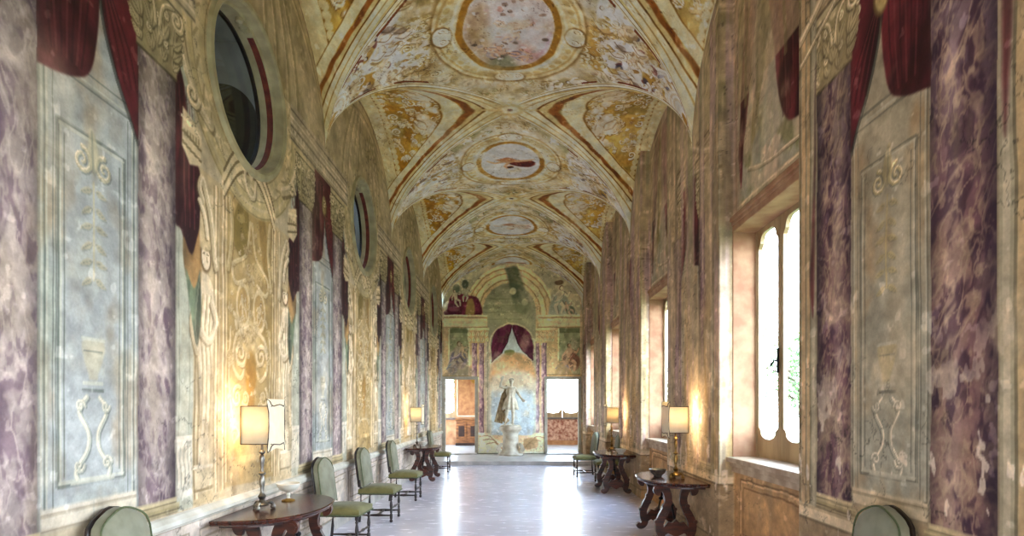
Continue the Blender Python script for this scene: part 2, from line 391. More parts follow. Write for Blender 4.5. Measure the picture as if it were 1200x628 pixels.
def pier_paint(PM, PS, pal, seed, cd=.39, cw=.4):
    """PM: |offset| from pier axis, PS: signed offset"""
    pan, panl, pand, orn = pal['panel']
    PM.box(-.1, .9, cd+.02, 4.6, pan, 1, .01, tex=lambda u, v: .92+.16*fbm(u*4, v*3, seed+5))
    i = PM.sub(-.1, .9, cd+.02, 4.4)
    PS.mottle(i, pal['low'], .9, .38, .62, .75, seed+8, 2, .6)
    PS.mottle(i, pal['stain'], 2.2, .5, .75, .5, seed+9, 1.6, 1); PS.mottle(i, panl, 3.2, .52, .75, .4, seed+11)
    for q, w, c, v0, v1 in ((.365, .005, panl, 1.1, 4.3), (.29, .004, pand, 1.1, 3.4), (.27, .004, pand, 1.2, 3.15), (.345, .006, pand, 1.1, 4.3), (.33, .006, panl, 1.1, 4.3), (.255, .008, pand, 1.2, 3.15), (.24, .007, panl, 1.2, 3.13),
                            (.215, .005, pand, 1.25, 3.08)):
        PM.line([(q, v0), (q, v1)], w, c, .75)
    for v, c in ((3.15, pand), (3.13, panl), (3.42, pand), (3.45, panl), (3.5, pand), (1.2, pand), (1.22, panl)): PM.line([(0, v), (.25 if v < 3.2 else .36, v)], .007, c, .7)
    # candelabrum of ornament
    for sg in (-1, 1):
        PS.spiral(sg*.085, 3.0, .075, 1.5, .016, orn, PI/2, sg, .75, pand)
        for k in range(6): PS.leaf(sg*.01, 2.86-k*.1, .1, PI/2-sg*(1.9+.2*(k % 2)), orn, .35, .6, pand)
        PS.rl([(sg*.05, 1.68), (sg*.11, 1.6), (sg*.04, 1.48), (sg*.05, 1.38), (sg*.13, 1.28), (sg*.12, 1.22)], .016, panl, pand, curve=True)
        PS.spiral(sg*.11, 1.3, .04, 1.3, .012, panl, 0, sg, .7, pand); PS.spiral(sg*.1, 1.63, .035, 1.3, .011, panl, 0, -sg, .7, pand)
    PS.leaf(0, 2.95, .26, PI/2, orn, .3, .6, pand)
    PS.line([(0, 2.9), (0, 2.35)], .008, orn, .7)
    PS.poly([(-.03, 1.78), (-.04, 1.82), (-.075, 1.9), (-.08, 2.0), (.08, 2.0), (.075, 1.9), (.04, 1.82), (.03, 1.78)], orn, .55, .012)
    PS.line([(-.085, 2.01), (.085, 2.01)], .01, panl, .8); PS.line([(-.07, 1.94), (.07, 1.94)], .006, pand, .6)
    PS.line([(-.07, 1.76), (.07, 1.76)], .012, panl, .8); PS.line([(-.08, 1.72), (.08, 1.72)], .008, pand, .6); PS.line([(-.16, 1.21), (.16, 1.21)], .014, panl, .8)
    # crimson hangings, gathered to a gilt knot
    ft = foldtex(5, 2.2, seed+21)
    if pal['swag']:
        PS.poly([(-cd, 3.36), (-.3, 3.38), (-.16, 3.42), (-.04, 3.5), (.02, 3.68), (.05, 3.98), (.06, 4.6), (-cd-.02, 4.6)], CRIM, 1, .01, ft)
        PS.poly([(.05, 4.6), (.05, 4.08), (.10, 3.84), (.2, 3.62), (.3, 3.46), (cd, 3.33), (cd+.02, 3.7), (cd+.02, 4.6)], CRIM, 1, .01, foldtex(6, 1.5, seed+22))
        PS.line([(.05, 4.02), (.10, 3.82), (.2, 3.6), (.3, 3.44), (cd, 3.3)], .018, '#1c2420', .55, curve=True)
        for k in range(7):
            PS.line([(-cd+.03+k*.055, 4.4), (-cd+.05+k*.05, 3.9), (-cd+.09+k*.035, 3.5)], .008, CRIM_L if k % 2 else CRIM_D, .5, curve=True)
            PS.line([(.06+.01*k, 4.1), (.12+.03*k, 3.85), (.2+.03*k, 3.62)], .007, CRIM_L if k % 2 else CRIM_D, .5, curve=True)
        PS.ell(.05, 4.16, .085, .13, '#6a5a2c', .8, .25); PS.ell(.045, 4.17, .07, .115, '#a08c50', .95, .25); PS.spiral(.05, 4.18, .06, 1.3, .012, '#cbb878', 0, 1, .8)
    hi, md, dk = pal['stone']
    PM.box(0, .98, cd-.02, 1.1, hi, .7, .012); PM.box(0, 1.06, cd-.02, 1.075, dk, .5, .008); PM.box(0, .98, cd-.02, .995, dk, .6, .008)
    PM.box(0, .86, cd-.02, .98, md, .9, .01)
    # entablature over the shafts
    PM.box(-.1, 4.5, 1.05, 4.9, md, 1, .01); 
    for v, c in ((4.52, dk), (4.58, hi), (4.66, dk), (4.7, hi), (4.76, hi), (4.84, dk)): PM.box(-.1, v-.012, 1.05, v+.012, c, .8, .008)
    for k in range(12): PM.box(.03+k*.085, 4.6, .075+k*.085, 4.65, hi, .7, .006)
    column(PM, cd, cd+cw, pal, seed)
def dado_paint(P, pal, seed):
    hi, md, dk = pal['stone']
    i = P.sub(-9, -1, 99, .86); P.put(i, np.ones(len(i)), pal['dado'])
    P.mottle(i, hi, 2.0, .45, .7, .5, seed); P.mottle(i, dk, 3.0, .55, .8, .25, seed+3)
    P.box(-9, .78, 99, .88, hi, .95, .01); P.box(-9, .765, 99, .785, dk, .7, .008); P.box(-9, .86, 99, .875, md, .7, .006)
    P.box(-9, 0, 99, .16, md, .8, .01); P.box(-9, .15, 99, .17, dk, .6, .008)
def dado_panels(PB, pal):
    hi, md, dk = pal['stone']
    for a, b in ((-1.85, -1.0), (-.85, .85), (1.0, 1.85)):
        for e, c in ((0, dk), (.018, hi), (.075, dk)):
            PB.line([(a+e, .24+e), (b-e, .24+e), (b-e, .7-e), (a+e, .7-e), (a+e, .24+e)], .008, c, .6)
# ------------------------------------------------------------------ vault geometry
def wrap(y, c): return (y-c+BAY/2) % BAY-BAY/2
def vault_h(x, y):
    t = np.abs(wrap(y, BAY0))/(BAY/2); a = np.clip(np.abs(x-VC)/VW, 0, 1)
    return SPR+RISE*np.sqrt(np.clip(1-np.minimum(t, a)**2, 0, 1))
def screen_steps(y0, y1, per=1., k=1600.):
    n = max(2, int(abs(k/y0-k/y1)*per)+1)
    return k/np.linspace(k/y0, k/y1, n)
GAIN_L, GAIN_R, GAIN_V, GAIN_E = 1.0, 1.16, 1.3, 1.26
PL = dict(panel=('#8a978a', '#adb5a4', '#55625a', '#b0aa84'), stain='#9a8058', low='#98a4aa', swag=True, cap=('#bdb184', '#968b60', '#4c4429'),  # left 'low': bluish daylight cast put into the panel's mottled colour
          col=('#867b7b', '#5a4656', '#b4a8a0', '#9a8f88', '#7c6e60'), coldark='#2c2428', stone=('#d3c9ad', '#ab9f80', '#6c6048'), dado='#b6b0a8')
PRt = dict(panel=('#868470', '#a09c84', '#565648', '#a8955c'), stain='#9a7444', low='#92876a', swag=True, cap=('#b3a476', '#8d7e54', '#4c4028'),
           col=('#5f3e44', '#371e2c', '#a08868', '#8a6c58', '#6f5f66'), coldark='#1e1420', stone=('#bfae88', '#917c58', '#55462f'), dado='#8a7350')

def lunette_paint(P, top, y, H, pal_c, ol, seed):
    """wall under the vault arch: bands that follow the arch"""
    f = (H-SPR)/np.maximum(top-SPR, .05); t = wrap(y, P.c0)
    Q = Paint(P.c, t, f*1.5, (H > SPR-.02)); 
    i = Q.all(); Q.put(i, np.ones(len(i)), pal_c); Q.mottle(i, ol, 2.0, .45, .7, .6, seed)
    d = Paint(P.c, top-H, np.abs(t), (H > SPR-.35))
    for a, b, c in ((-.1, .1, '#cdbd90'), (.1, .125, '#6b5a34'), (.125, .24, '#b8a878'), (.24, .26, '#7a6a3c'), (.3, .33, '#cbbb8c')):
        d.box(a, -.1, b, 1.9, c, .85, .01)
    R = Paint(P.c, np.abs(t), H)
    for a in (.35, .62, .9, 1.15): 
        R.line([(a, 4.9), (a*.9, 5.4), (a*.55, 6.1)], .035, ol, .6, curve=True); R.line([(a-.05, 4.9), (a*.9-.05, 5.4), (a*.52-.03, 6.1)], .014, '#d2c498', .7, curve=True)
# ------------------------------------------------------------------ left wall
def build_left():
    y = np.concatenate([np.linspace(YBACK, 2.2, 24)[:-1], screen_steps(2.2, YEND, 1.08)])
    nr1, nr2 = 470, 60
    top = vault_h(np.full_like(y, XL), y)+.07
    r = np.concatenate([np.linspace(0, 1, nr1), 1+np.linspace(0, 1, nr2+1)[1:]])[:, None]
    Hh = np.where(r <= 1, r*SPR, SPR+(r-1)*(top[None, :]-SPR))
    Y = np.broadcast_to(y, Hh.shape); T = np.broadcast_to(top, Hh.shape)
    V = np.stack([np.full_like(Hh, XL), Y, Hh], -1)
    yy, hh, tt = Y.ravel().copy(), Hh.ravel().copy(), T.ravel().copy()
    L0 = 5.25
    col = np.tile(np.array(rgb('#b3a684')), (len(yy), 1))
    wob = .022*(fbm(yy*2.3, hh*2.3, 1)-.5)*2; wob2 = .022*(fbm(yy*2.3, hh*2.3, 2)-.5)*2
    tb = wrap(yy, L0)+wob; tp = wrap(yy, L0-BAY/2)+wob*.4; h = hh+wob2; hp = hh+wob2*.4
    PB = Paint(col, tb, h); PA = Paint(col, np.abs(tb), h); PM = Paint(col, np.abs(tp), hp); PS = Paint(col, tp, hp)
    for p in (PB, PA, PM, PS): p.y = yy
    A = PB.all(); PB.mottle(A, '#c7b98f', 1.3, .45, .7, .7, 31); PB.mottle(A, '#94845a', 2.6, .55, .8, .5, 32)
    bk = np.floor((yy-L0+BAY/2)/BAY)                                # which bay
    # --- field between the shafts: pale strip, draperies, pilasters, gilt niche
    PA.box(.93, .8, 1.2, 4.3, '#a4ab98', 1, .02)
    for a in (1.13, 1.0): PA.line([(a, 1.4), (a, 3.6)], .008, '#7e8674', .6)
    PA.box(.95, .98, 1.17, 1.42, '#b8b8a6', .9, .015); PA.line([(.95, 1.4), (1.17, 1.4)], .02, '#d8d4c0', .9)
    for k in range(4): PA.rl([(.985+k*.05, 1.06), (.985+k*.05-.008, 1.15), (.985+k*.05+.008, 1.25), (.985+k*.05, 1.34)], .013, '#cfcbb4', '#77786c', curve=True)
    # pilaster strips
    PA.box(.47, .88, .95, 3.45, '#b5a276', 1, .012); 
    for a, w, c in ((.485, .012, '#8a6e3c'), (.51, .012, '#ddcb9c'), (.545, .02, '#a88c58'), (.6, .012, '#8a6e3c'), (.62, .014, '#dccb9e'), (.65, .006, '#7d6638'), (.9, .012, '#d9c89a'), (.93, .01, '#83704a')):
        PA.line([(a, .95), (a, 3.4)], w, c, .85)
    # herms: cream figures tapering into pedestals
    PA.poly([(.72, 1.15), (.9, 1.15), (.88, 1.6), (.93, 2.1), (.95, 2.5), (.88, 2.66), (.74, 2.66), (.66, 2.5), (.69, 2.0), (.74, 1.6)], '#6d5630', .6, .03)
    PA.poly([(.71, 1.18), (.87, 1.18), (.85, 1.6), (.9, 2.1), (.92, 2.48), (.86, 2.66), (.73, 2.66), (.65, 2.48), (.68, 2.0), (.72, 1.6)], '#d2c29c', 1, .015, lambda u, v: .8+.35*fbm(u*14, v*4, 61))
    PA.ell(.775, 2.8, .085, .125, '#5c4526', .8, .3); PA.ell(.77, 2.79, .06, .09, '#d8c8a4', 1, .2); PA.ell(.78, 2.88, .08, .05, '#b9a678', .9, .3)
    for p in (((.77, 2.85), (.71, 2.84)), ): PA.line(p, .012, '#8f7a50', .6)
    PA.line([(.755, 2.79), (.75, 2.76)], .008, '#7a6238', .7); PA.line([(.73, 2.81), (.755, 2.815)], .007, '#5e4a2c', .7); PA.line([(.79, 2.815), (.81, 2.81)], .007, '#5e4a2c', .7)
    for a in (.7, .76, .82): PA.line([(a, 2.5), (a+.03, 2.2), (a, 1.9), (a+.02, 1.4)], .01, '#8d7848', .6, curve=True); PA.line([(a+.02, 2.5), (a+.05, 2.2), (a+.02, 1.9)], .008, '#efe2c0', .6, curve=True)
    PA.rl([(.68, 2.45), (.62, 2.3), (.72, 2.15), (.84, 2.2)], .035, '#d8c8a2', '#6d5630', curve=True)
    PA.rl([(.9, 2.45), (.96, 2.25), (.9, 2.05)], .03, '#cdbc92', '#6d5630', curve=True)
    PA.box(.68, .98, .92, 1.18, '#cdbd94', .9, .01); PA.line([(.67, 1.17), (.93, 1.17)], .015, '#e6d9b6', .9); PA.line([(.67, 1.0), (.93, 1.0)], .012, '#7d6a40', .7)
    PA.poly([(1.2, 4.2), (1.06, 3.95), (.99, 3.55), (.87, 3.42), (.85, 3.2), (.87, 2.9), (.93, 2.72), (1.03, 2.74), (1.1, 2.9), (1.2, 3.05)], CRIM, 1, .012, foldtex(7, 1.6, 51))
    for k in range(7): PA.line([(1.16-k*.03, 3.95), (1.1-k*.03, 3.4), (1.08-k*.03, 2.95)], .008, CRIM_L if k % 2 else CRIM_D, .5, curve=True)
    PA.poly([(.86, 2.98), (.845, 2.6), (.92, 2.48), (1.05, 2.6), (1.08, 2.86), (.97, 2.76)], '#7d6034', .95, .012, foldtex(8, 2, 52))
    PA.poly([(.86, 2.68), (.84, 2.35), (.90, 2.08), (.98, 2.34), (1.05, 2.64), (.94, 2.52)], '#4e5f48', .95, .012, foldtex(8, 2, 53))
    PA.line([(.86, 2.66), (.92, 2.3), (.9, 2.12)], .01, '#75826a', .6, curve=True)
    # big volute consoles above the herms
    PA.rl([(.62, 2.75), (.66, 3.0), (.72, 3.2), (.82, 3.38), (.86, 3.3), (.81, 3.22)], .035, '#cbbb90', '#5e4c28', curve=True, w1=.03)
    PA.rl([(.74, 2.95), (.78, 3.1), (.86, 3.2)], .025, '#ddcfa8', '#5e4c28', curve=True)
    # niche
    PA.box(-.1, .95, .47, 3.7, '#a98f54', 1, .012, lambda u, v: .85+.3*fbm(u*6, v*5, 63))
    i = PB.sub(-.48, .9, .48, 3.7); PB.mottle(i, '#cdb985', 3, .5, .7, .8, 64); PB.mottle(i, '#7d6124', 3.6, .58, .72, .5, 65)
    PA.line([(.455, 1.0), (.455, 3.5)], .012, '#d8c694', .9); PA.line([(.435, 1.0), (.435, 3.5)], .008, '#7d6430', .8)
    PB.poly([(-.3, 3.0), (-.36, 3.2), (-.2, 3.5), (-.14, 3.72), (-.06, 3.4), (-.04, 3.1), (-.16, 2.92)], '#70601f', .95, .012)
    PB.poly([(.12, 3.5), (.2, 3.1), (.3, 2.8), (.4, 2.75), (.37, 3.1), (.28, 3.4)], '#8a6a2a', .9, .012)
    for sg in (-1, 1):
        PB.rl([(sg*.02, 3.3), (sg*.1, 3.0), (sg*.34, 2.85), (sg*.3, 2.7), (sg*.12, 2.75)], .02, '#d6c79c', '#80683a', curve=True)
        PB.rl([(sg*.4, 3.4), (sg*.36, 3.1), (sg*.42, 2.8)], .03, '#c9b884', '#6a5226', curve=True)
    m = (bk % 3 != 2)                                                # strapwork niches; the third kind carries a painted statue
    PBm = Paint(col, tb, h, m); PBs = Paint(col, tb, h, ~m)
    for sg in (-1, 1):
        PBm.ell(sg*.16, 2.52, .13, .2, '#dccda4', .9, .1, 0, .78); PBm.ell(sg*.16, 2.52, .09, .15, '#b08d4a', .9, .2); PBm.fig(sg*.16, 2.5, .2, sg*.3, '#d8c8a0', dk='#6d5228')
        PBm.rl([(sg*.05, 2.35), (sg*.28, 2.25), (sg*.34, 2.0), (sg*.2, 1.88), (sg*.1, 2.0)], .022, '#d8c89c', '#80683a', curve=True)
        PBm.spiral(sg*.2, 2.1, .12, 1.5, .024, '#dccda6', 0, sg, .9); PBm.spiral(sg*.26, 1.72, .1, 1.4, .02, '#cdbc8a', 1, -sg, .9)
        PBm.rl([(sg*.38, 2.3), (sg*.41, 1.9), (sg*.33, 1.5)], .016, '#cfc094', '#80683a', curve=True)
        PBm.spiral(sg*.3, 1.38, .08, 1.4, .018, '#c2b184', 2, sg, .9)
    PBm.ell(0, 1.95, .12, .2, '#8f6416', .9, .5); PBm.ell(0, 1.75, .08, .26, '#a8741c', .8, .5)
    PBm.arab(0, 2.0, .84, 1.7, 60, 5, size=.055, a=.7, dk='#7a6436'); PBm.arab(0, 2.9, .6, .6, 16, 6, size=.05, a=.7)
    PBm.poly([(-.3, 1.15), (-.3, 1.35), (0, 1.48), (.3, 1.35), (.3, 1.15)], '#c9a863', .9, .015); PBm.line([(-.32, 1.33), (-.15, 1.43), (.15, 1.43), (.32, 1.33)], .016, '#e2d3a4', .9, curve=True)
    PBs.box(-.44, 1.0, .44, 3.1, '#b8a67c', .9, .03, lambda u, v: .8+.35*fbm(u*5, v*4, 67))
    PBs.ell(0, 2.0, .34, 1.0, '#8f7c52', .55, .5)
    PBs.poly([(-.2, 1.0), (.2, 1.0), (.17, 1.2), (.13, 1.5), (-.13, 1.5), (-.17, 1.2)], '#ddd6c2', .95, .015); PBs.line([(-.2, 1.5), (.2, 1.5)], .02, '#eae4d2', .9)
    PBs.fig(0, 2.12, 1.25, .06, '#e2dac4', '#cfc4a6', 1, '#7d6c48', 1., '#c9bc9a')
    i = PB.sub(-.46, 1.2, .46, 3.5); PB.put(i, .22+.25*fbm(PB.u[i]*3, PB.v[i]*3, 69), '#a58848')
    # oculus surround
    O = Paint(col, np.hypot(tb, hh-4.5), np.arctan2(hh-4.5, tb)); O.y = yy
    O.box(.6, -4, 1.12, 4, '#b9a975', 1, .02)
    for a, b, c in ((.6, .78, '#b3a578'), (.78, .79, '#7d6d44'), (.8, .86, '#b9aa7a'), (.86, .95, '#c5b78a'), (.95, .96, '#85764c'), (1.02, 1.05, '#c0b286'), (1.1, 1.115, '#8b7b4c')): O.box(a, -4, b, 4, c, .9, .008)
    for k in range(28): O.line([(.88, -PI+k*2*PI/28), (.94, -PI+k*2*PI/28+.1)], .014, '#8e7d50', .6)
    # curved broken pediment and cornice blocks
    ped = lambda o: [(a, 3.8+o-1.5*a*a) for a in (-.1, .1, .25, .4, .5)]
    PA.poly([(-.1, 3.98), (.2, 3.93), (.5, 3.6), (.52, 3.42), (.4, 3.5), (.2, 3.7), (-.1, 3.76)], '#c9b98c', 1, .01)
    for o, w, c in ((-.06, .014, '#6a5730'), (-.02, .02, '#dccd9e'), (.05, .012, '#77643a'), (.1, .02, '#d5c698'), (.16, .014, '#6a5730')): PA.line(ped(o), w, c, .85, curve=True)
    PA.poly([(-.05, 3.62), (.08, 3.78), (.12, 4.0), (.04, 4.08), (-.05, 4.1)], '#d6c79c', .9, .015); PB.spiral(0, 3.92, .1, 1.5, .02, '#e2d4ac', 0, 1, .9)
    PB.rl([(-.06, 3.85), (-.12, 3.7), (-.05, 3.55), (.06, 3.55), (.1, 3.7)], .022, '#d8caa0', curve=True)
    PA.poly([(.84, 3.72), (1.08, 3.8), (1.1, 3.52), (1.0, 3.42), (.86, 3.46)], '#cdbd92', 1, .012, None, False)
    for v in (3.5, 3.58, 3.68): PA.line([(.85, v), (1.09, v+.05)], .012, '#6d5b34' if v < 3.6 else '#e2d5ad', .8)
    for k in range(6): PA.box(.87+k*.037, 3.6, .89+k*.037, 3.65, '#7a683e', .7, .006)
    for sg in (-1, 1):
        PB.rl([(sg*1.15, 4.45), (sg*1.05, 4.15), (sg*.9, 3.95), (sg*.7, 3.85)], .05, '#d0c196', curve=True)
        PB.rl([(sg*1.2, 4.6), (sg*1.12, 5.0), (sg*.95, 5.3), (sg*.6, 5.5)], .045, '#cfc094', curve=True)
        PB.spiral(sg*.95, 3.95, .09, 1.4, .022, '#dacb9e', 0, sg)
        PB.leaf(sg*.3, 5.3, .3, PI/2+sg*1.1, '#d4c59a'); PB.leaf(sg*.55, 5.2, .25, PI/2+sg*1.4, '#cbbb8c')
    tb2 = Paint(col, np.abs(tb), h); tb2.c0 = L0
    lunette_paint(tb2, tt, yy, hh, '#b3a57c', '#8b8150', 71)
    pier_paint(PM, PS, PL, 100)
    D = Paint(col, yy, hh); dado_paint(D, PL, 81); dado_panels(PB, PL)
    # damp, rubbed and retouched patches over the whole wall
    D.mottle(A, '#cbbd9a', 1.1, .56, .78, .32, 91, 1.5, .6); D.mottle(A, '#7f7250', 5.5, .6, .8, .22, 92, 1, .5)
    ky = (Y[:-1, :-1]+Y[1:, 1:])/2; kh = (Hh[:-1, :-1]+Hh[1:, 1:])/2
    keep = np.hypot(wrap(ky, L0), kh-4.5) > .705
    grit(col, yy, hh, 900); g_ = col.mean(1, keepdims=True); col[:] = g_+(col-g_)*.78; col *= GAIN_L*np.array([1.05, .985, .95])
    w = grid_mesh('wall_left', V, keep, fresco_mat('fresco_left'), col.reshape(Hh.shape+(3,)))
    return tag(w, kind='structure', label='frescoed wall with painted shafts, hangings and round openings')
# ------------------------------------------------------------------ right wall: piers and window recesses
R0 = 5.45
def build_right():
    xs, ys = [], []
    for k in range(-2, 5):
        p = R0-BAY/2+k*BAY; a, b = p-1.07, p+1.07; e = p+BAY-1.07
        a, b, e = [min(max(q, YBACK), YEND) for q in (a, b, e)]
        def seg(y0, y1, x):
            if y1-y0 < .01: return
            if y1 < 2.3: q = np.linspace(y0, y1, 16)
            elif y0 < 2.3: q = np.concatenate([np.linspace(y0, 2.3, 8)[:-1], screen_steps(2.3, y1, 1.08)])
            else: q = screen_steps(y0, y1, 1.08)
            w0, w1 = R0+k*BAY+WY0, R0+k*BAY+WY1
            if x == XR:
                for w in (w0, w1):
                    if y0 < w < y1: q[np.argmin(np.abs(q-w))] = w
            ys.extend(q); xs.extend([x]*len(q))
        def rev(y, x0, x1):
            if YBACK < y < YEND:
                q = np.linspace(x0, x1, 9)[1:-1]; xs.extend(q); ys.extend([y]*len(q))
        seg(a, b, XP); rev(b, XP, XR); seg(b, e, XR); rev(e, XR, XP)
    x = np.array(xs); y = np.array(ys)
    top = np.where(x <= XP+.001, vault_h(np.full_like(y, XP), y), vault_h(np.full_like(y, XP+.0), y))
    top = np.maximum(top, vault_h(np.minimum(x, XP-.0), y))+.07
    rows = np.concatenate([np.linspace(0, WH0, 110), np.linspace(WH0, WH1, 240)[1:], np.linspace(WH1, SPR, 130)[1:]])
    nb = len(rows)
    Hh = np.concatenate([np.repeat(rows[:, None], len(y), 1), SPR+np.linspace(0, 1, 61)[1:, None]*(top[None, :]-SPR)])
    Y = np.broadcast_to(y, Hh.shape); X = np.broadcast_to(x, Hh.shape); T = np.broadcast_to(top, Hh.shape)
    V = np.stack([X, Y, Hh], -1)
    yy, hh, tt, xx = Y.ravel().copy(), Hh.ravel().copy(), T.ravel().copy(), X.ravel().copy()
    col = np.tile(np.array(rgb('#9c8c68')), (len(yy), 1))
    wob = .03*(fbm(yy*2.3, hh*2.3, 5)-.5)*2; wob2 = .03*(fbm(yy*2.3, hh*2.3, 6)-.5)*2
    tb = wrap(yy, R0)+wob; tp = wrap(yy, R0-BAY/2)+wob*.4; h = hh+wob2; hp = hh+wob2*.4
    rec = xx > XR-.005
    PB = Paint(col, tb, h, rec); PA = Paint(col, np.abs(tb), h, rec); PM = Paint(col, np.abs(tp), hp, ~rec); PS = Paint(col, tp, hp, ~rec)
    al = Paint(col, yy+(xx-XP)*1.3, hh)
    for p in (PB, PA, PM, PS, al): p.y = yy
    A = al.all(); al.mottle(A, '#b4a27c', 1.4, .45, .7, .7, 131); al.mottle(A, '#7d6f4a', 2.4, .55, .8, .5, 132, 2, .5)
    # recess wall above and below the window
    PA.box(-.1, 3.5, .95, 4.9, '#97977f', .9, .03, lambda u, v: .85+.3*fbm(u*4, v*3, 140))
    i = PB.sub(-.95, 3.5, .95, 6.4); PB.mottle(i, '#6f7040', 2.5, .5, .62, .8, 141); PB.mottle(i, '#b9a688', 3.4, .52, .66, .8, 142)
    PB.poly([(-.92, 6.2), (-.92, 4.3), (-.75, 4.14), (-.5, 4.12), (-.3, 4.2), (-.16, 4.5), (-.06, 5.1), (.06, 6.2)], CRIM, 1, .015, foldtex(6, 1.4, 143))
    PB.poly([(.2, 6.3), (.34, 5.5), (.5, 4.9), (.62, 4.4), (.7, 3.95), (.76, 4.3), (.72, 4.9), (.62, 5.5), (.56, 6.3)], CRIM, 1, .015, foldtex(6, 1.4, 144))
    PB.line([(.36, 5.6), (.5, 5.0), (.6, 4.5)], .012, CRIM_L, .6); PB.line([(.44, 5.6), (.58, 5.0), (.66, 4.5)], .01, CRIM_D, .7)
    for k in range(9): PB.line([(-.85+k*.09, 5.8), (-.84+k*.08, 4.9), (-.8+k*.07, 4.25)], .01, CRIM_L if k % 2 else CRIM_D, .5, curve=True)
    PB.poly([(.1, 5.9), (.24, 5.4), (.3, 5.0), (.42, 4.6), (.38, 4.2), (.28, 4.6), (.16, 4.9), (.12, 5.2)], '#6a5f2c', .9, .015)
    PB.poly([(.2, 4.4), (.4, 4.3), (.38, 4.05), (.22, 4.05)], '#71796e', .8, .03)
    PB.rl([(-.9, 3.78), (.9, 3.78)], .03, '#b9a883', '#4e4228'); PB.rl([(-.9, 3.92), (.1, 3.98), (.5, 4.1)], .02, '#b0a07c', '#4e4228', curve=True)
    PB.line([(-.95, 3.66), (.95, 3.66)], .035, '#8d7a55', .9); PB.line([(-.95, 3.7), (.95, 3.7)], .012, '#cdbb92', .9)
    # peeling jamb beside the window
    PA.box(.8, .9, .99, 6.2, '#b3937a', .9, .02, lambda u, v: .75+.5*fbm(u*12, v*5, 145)); PA.line([(.88, .9), (.88, 4.8)], .018, '#c9ae92', .6); PA.line([(.82, .9), (.82, 4.8)], .012, '#6d5136', .6)
    PA.box(-.1, 0, .95, 1.0, '#a27c4c', .95, .01, lambda u, v: .8+.4*fbm(u*3, v*6, 146))
    for a, b, c, d in ((.06, .2, .72, .86), ): 
        for e, cc in ((0, '#6b4c28'), (.02, '#cba772'), (.08, '#75532c')): PA.line([(c-e, b+e), (c-e, d-e)], .01, cc, .8); PB.line([(-c+e, b+e), (c-e, b+e)], .01, cc, .8); PB.line([(-c+e, d-e), (c-e, d-e)], .01, cc, .8)
    pier_paint(PM, PS, PRt, 200, .37, .43)
    PM.box(.81, .88, 1.3, 4.9, '#8b8467', 1, .012); 
    for a, w, c in ((.85, .02, '#a59a7c'), (.9, .01, '#5f563c'), (.93, .022, '#a98c5c'), (.97, .008, '#57482c'), (1.0, .03, '#b59464'), (1.05, .012, '#6b5634')): PM.line([(a, .9), (a, 4.8)], w, c, .8)
    PS.poly([(.82, 4.2), (.86, 3.2), (.9, 2.6), (.86, 2.3), (.83, 2.8)], CRIM, .8, .02, foldtex(8, 2, 150)); PS.poly([(-.9, 4.4), (-.88, 3.3), (-.84, 2.9), (-.82, 4.2)], CRIM, .8, .02, foldtex(8, 2, 151))
    # reveals between pier and recess
    rv = Paint(col, xx, hh, (xx > XP+.005) & (xx < XR-.005)); i = rv.all(); rv.put(i, np.full(len(i), .9), '#988464', lambda u, v: .8+.4*fbm(u*20, v*3, 152))
    for k in range(5): rv.line([(XP+.02+k*.035, 0), (XP+.02+k*.035, 6)], .006, '#6d5c3c' if k % 2 else '#b9a680', .6)
    # over springing: bands up to the vault
    G = Paint(col, tt-hh, yy, hh > SPR+.02); i = G.all(); G.put(i, np.full(len(i), .65), '#a3966c', lambda u, v: .8+.4*fbm(u*2, v*3, 153))
    for a, b, c in ((-.1, .09, '#c3b48a'), (.09, .11, '#665530'), (.2, .24, '#bfb084'), (.24, .26, '#75643a')): G.box(a, -9, b, 30, c, .8, .01)
    G2 = Paint(col, np.abs(tb), hh, (hh > SPR-.1)); 
    for a in (.3, .6, .9, 1.2): G2.line([(a, 4.8), (a*.92, 5.5), (a*.6, 6.2)], .03, '#6f6a3c', .55, curve=True)
    PM2 = Paint(col, np.abs(tp), hp, ~rec)
    PM2.rl([(0, 4.98), (.5, 4.72), (1.05, 4.5)], .04, '#b7a67e', '#564628'); PM2.rl([(0, 4.6), (.5, 4.5), (1.05, 4.3)], .025, '#a89870', '#564628')
    D = Paint(col, yy, hh, ~rec); dado_paint(D, PRt, 181)
    # long vertical wash-outs and peeled plaster: the farther piers have lost most of their colour
    far = sst(4.6, 6.2, yy)
    def wash(c, sx, sv, lo, hi, a, seed, gate): 
        f = fbm((yy+(xx-XP)*1.3)*sx, hh*sv, seed, 4); al.put(A, a*sst(lo, hi, f)*gate, c)
    gp = np.where(rec, .45, 1.)*sst(.8, 1.1, hh)
    wash('#a3906a', 4.5, .55, .3, .6, .85, 301, far*gp); wash('#957c7c', 5.5, .4, .5, .64, .75, 302, far*gp); wash('#7f8058', 4.6, .3, .54, .68, .7, 309, far*gp*sst(2.6, 4., hh)); wash('#a88a48', 4., .35, .55, .72, .65, 303, far*gp*sst(3.6, 1.8, hh))
    wash('#6f6345', 9, .5, .56, .72, .6, 304, far*gp); wash('#c4b08c', 8, .9, .6, .75, .55, 305, far*gp)
    wash('#b7a47c', 3, 2, .6, .78, .4, 306, np.ones_like(far)); wash('#71654a', 6, 2, .62, .8, .35, 307, np.ones_like(far))
    wash('#c9bda4', 9, 4.5, .7, .74, .8, 308, sst(2.4, 1.2, hh)*(~rec))
    kw = (Y[:-1, :-1]+Y[1:, 1:])/2; kh = (Hh[:-1, :-1]+Hh[1:, 1:])/2; kx = np.minimum(X[:-1, :-1], X[1:, 1:])
    q = wrap(kw, R0+.02)
    keep = ~((kx > XR-.001) & (np.abs(q) < .87-.0005) & (kh > WH0) & (kh < WH1) & (kw < YEND-.9))
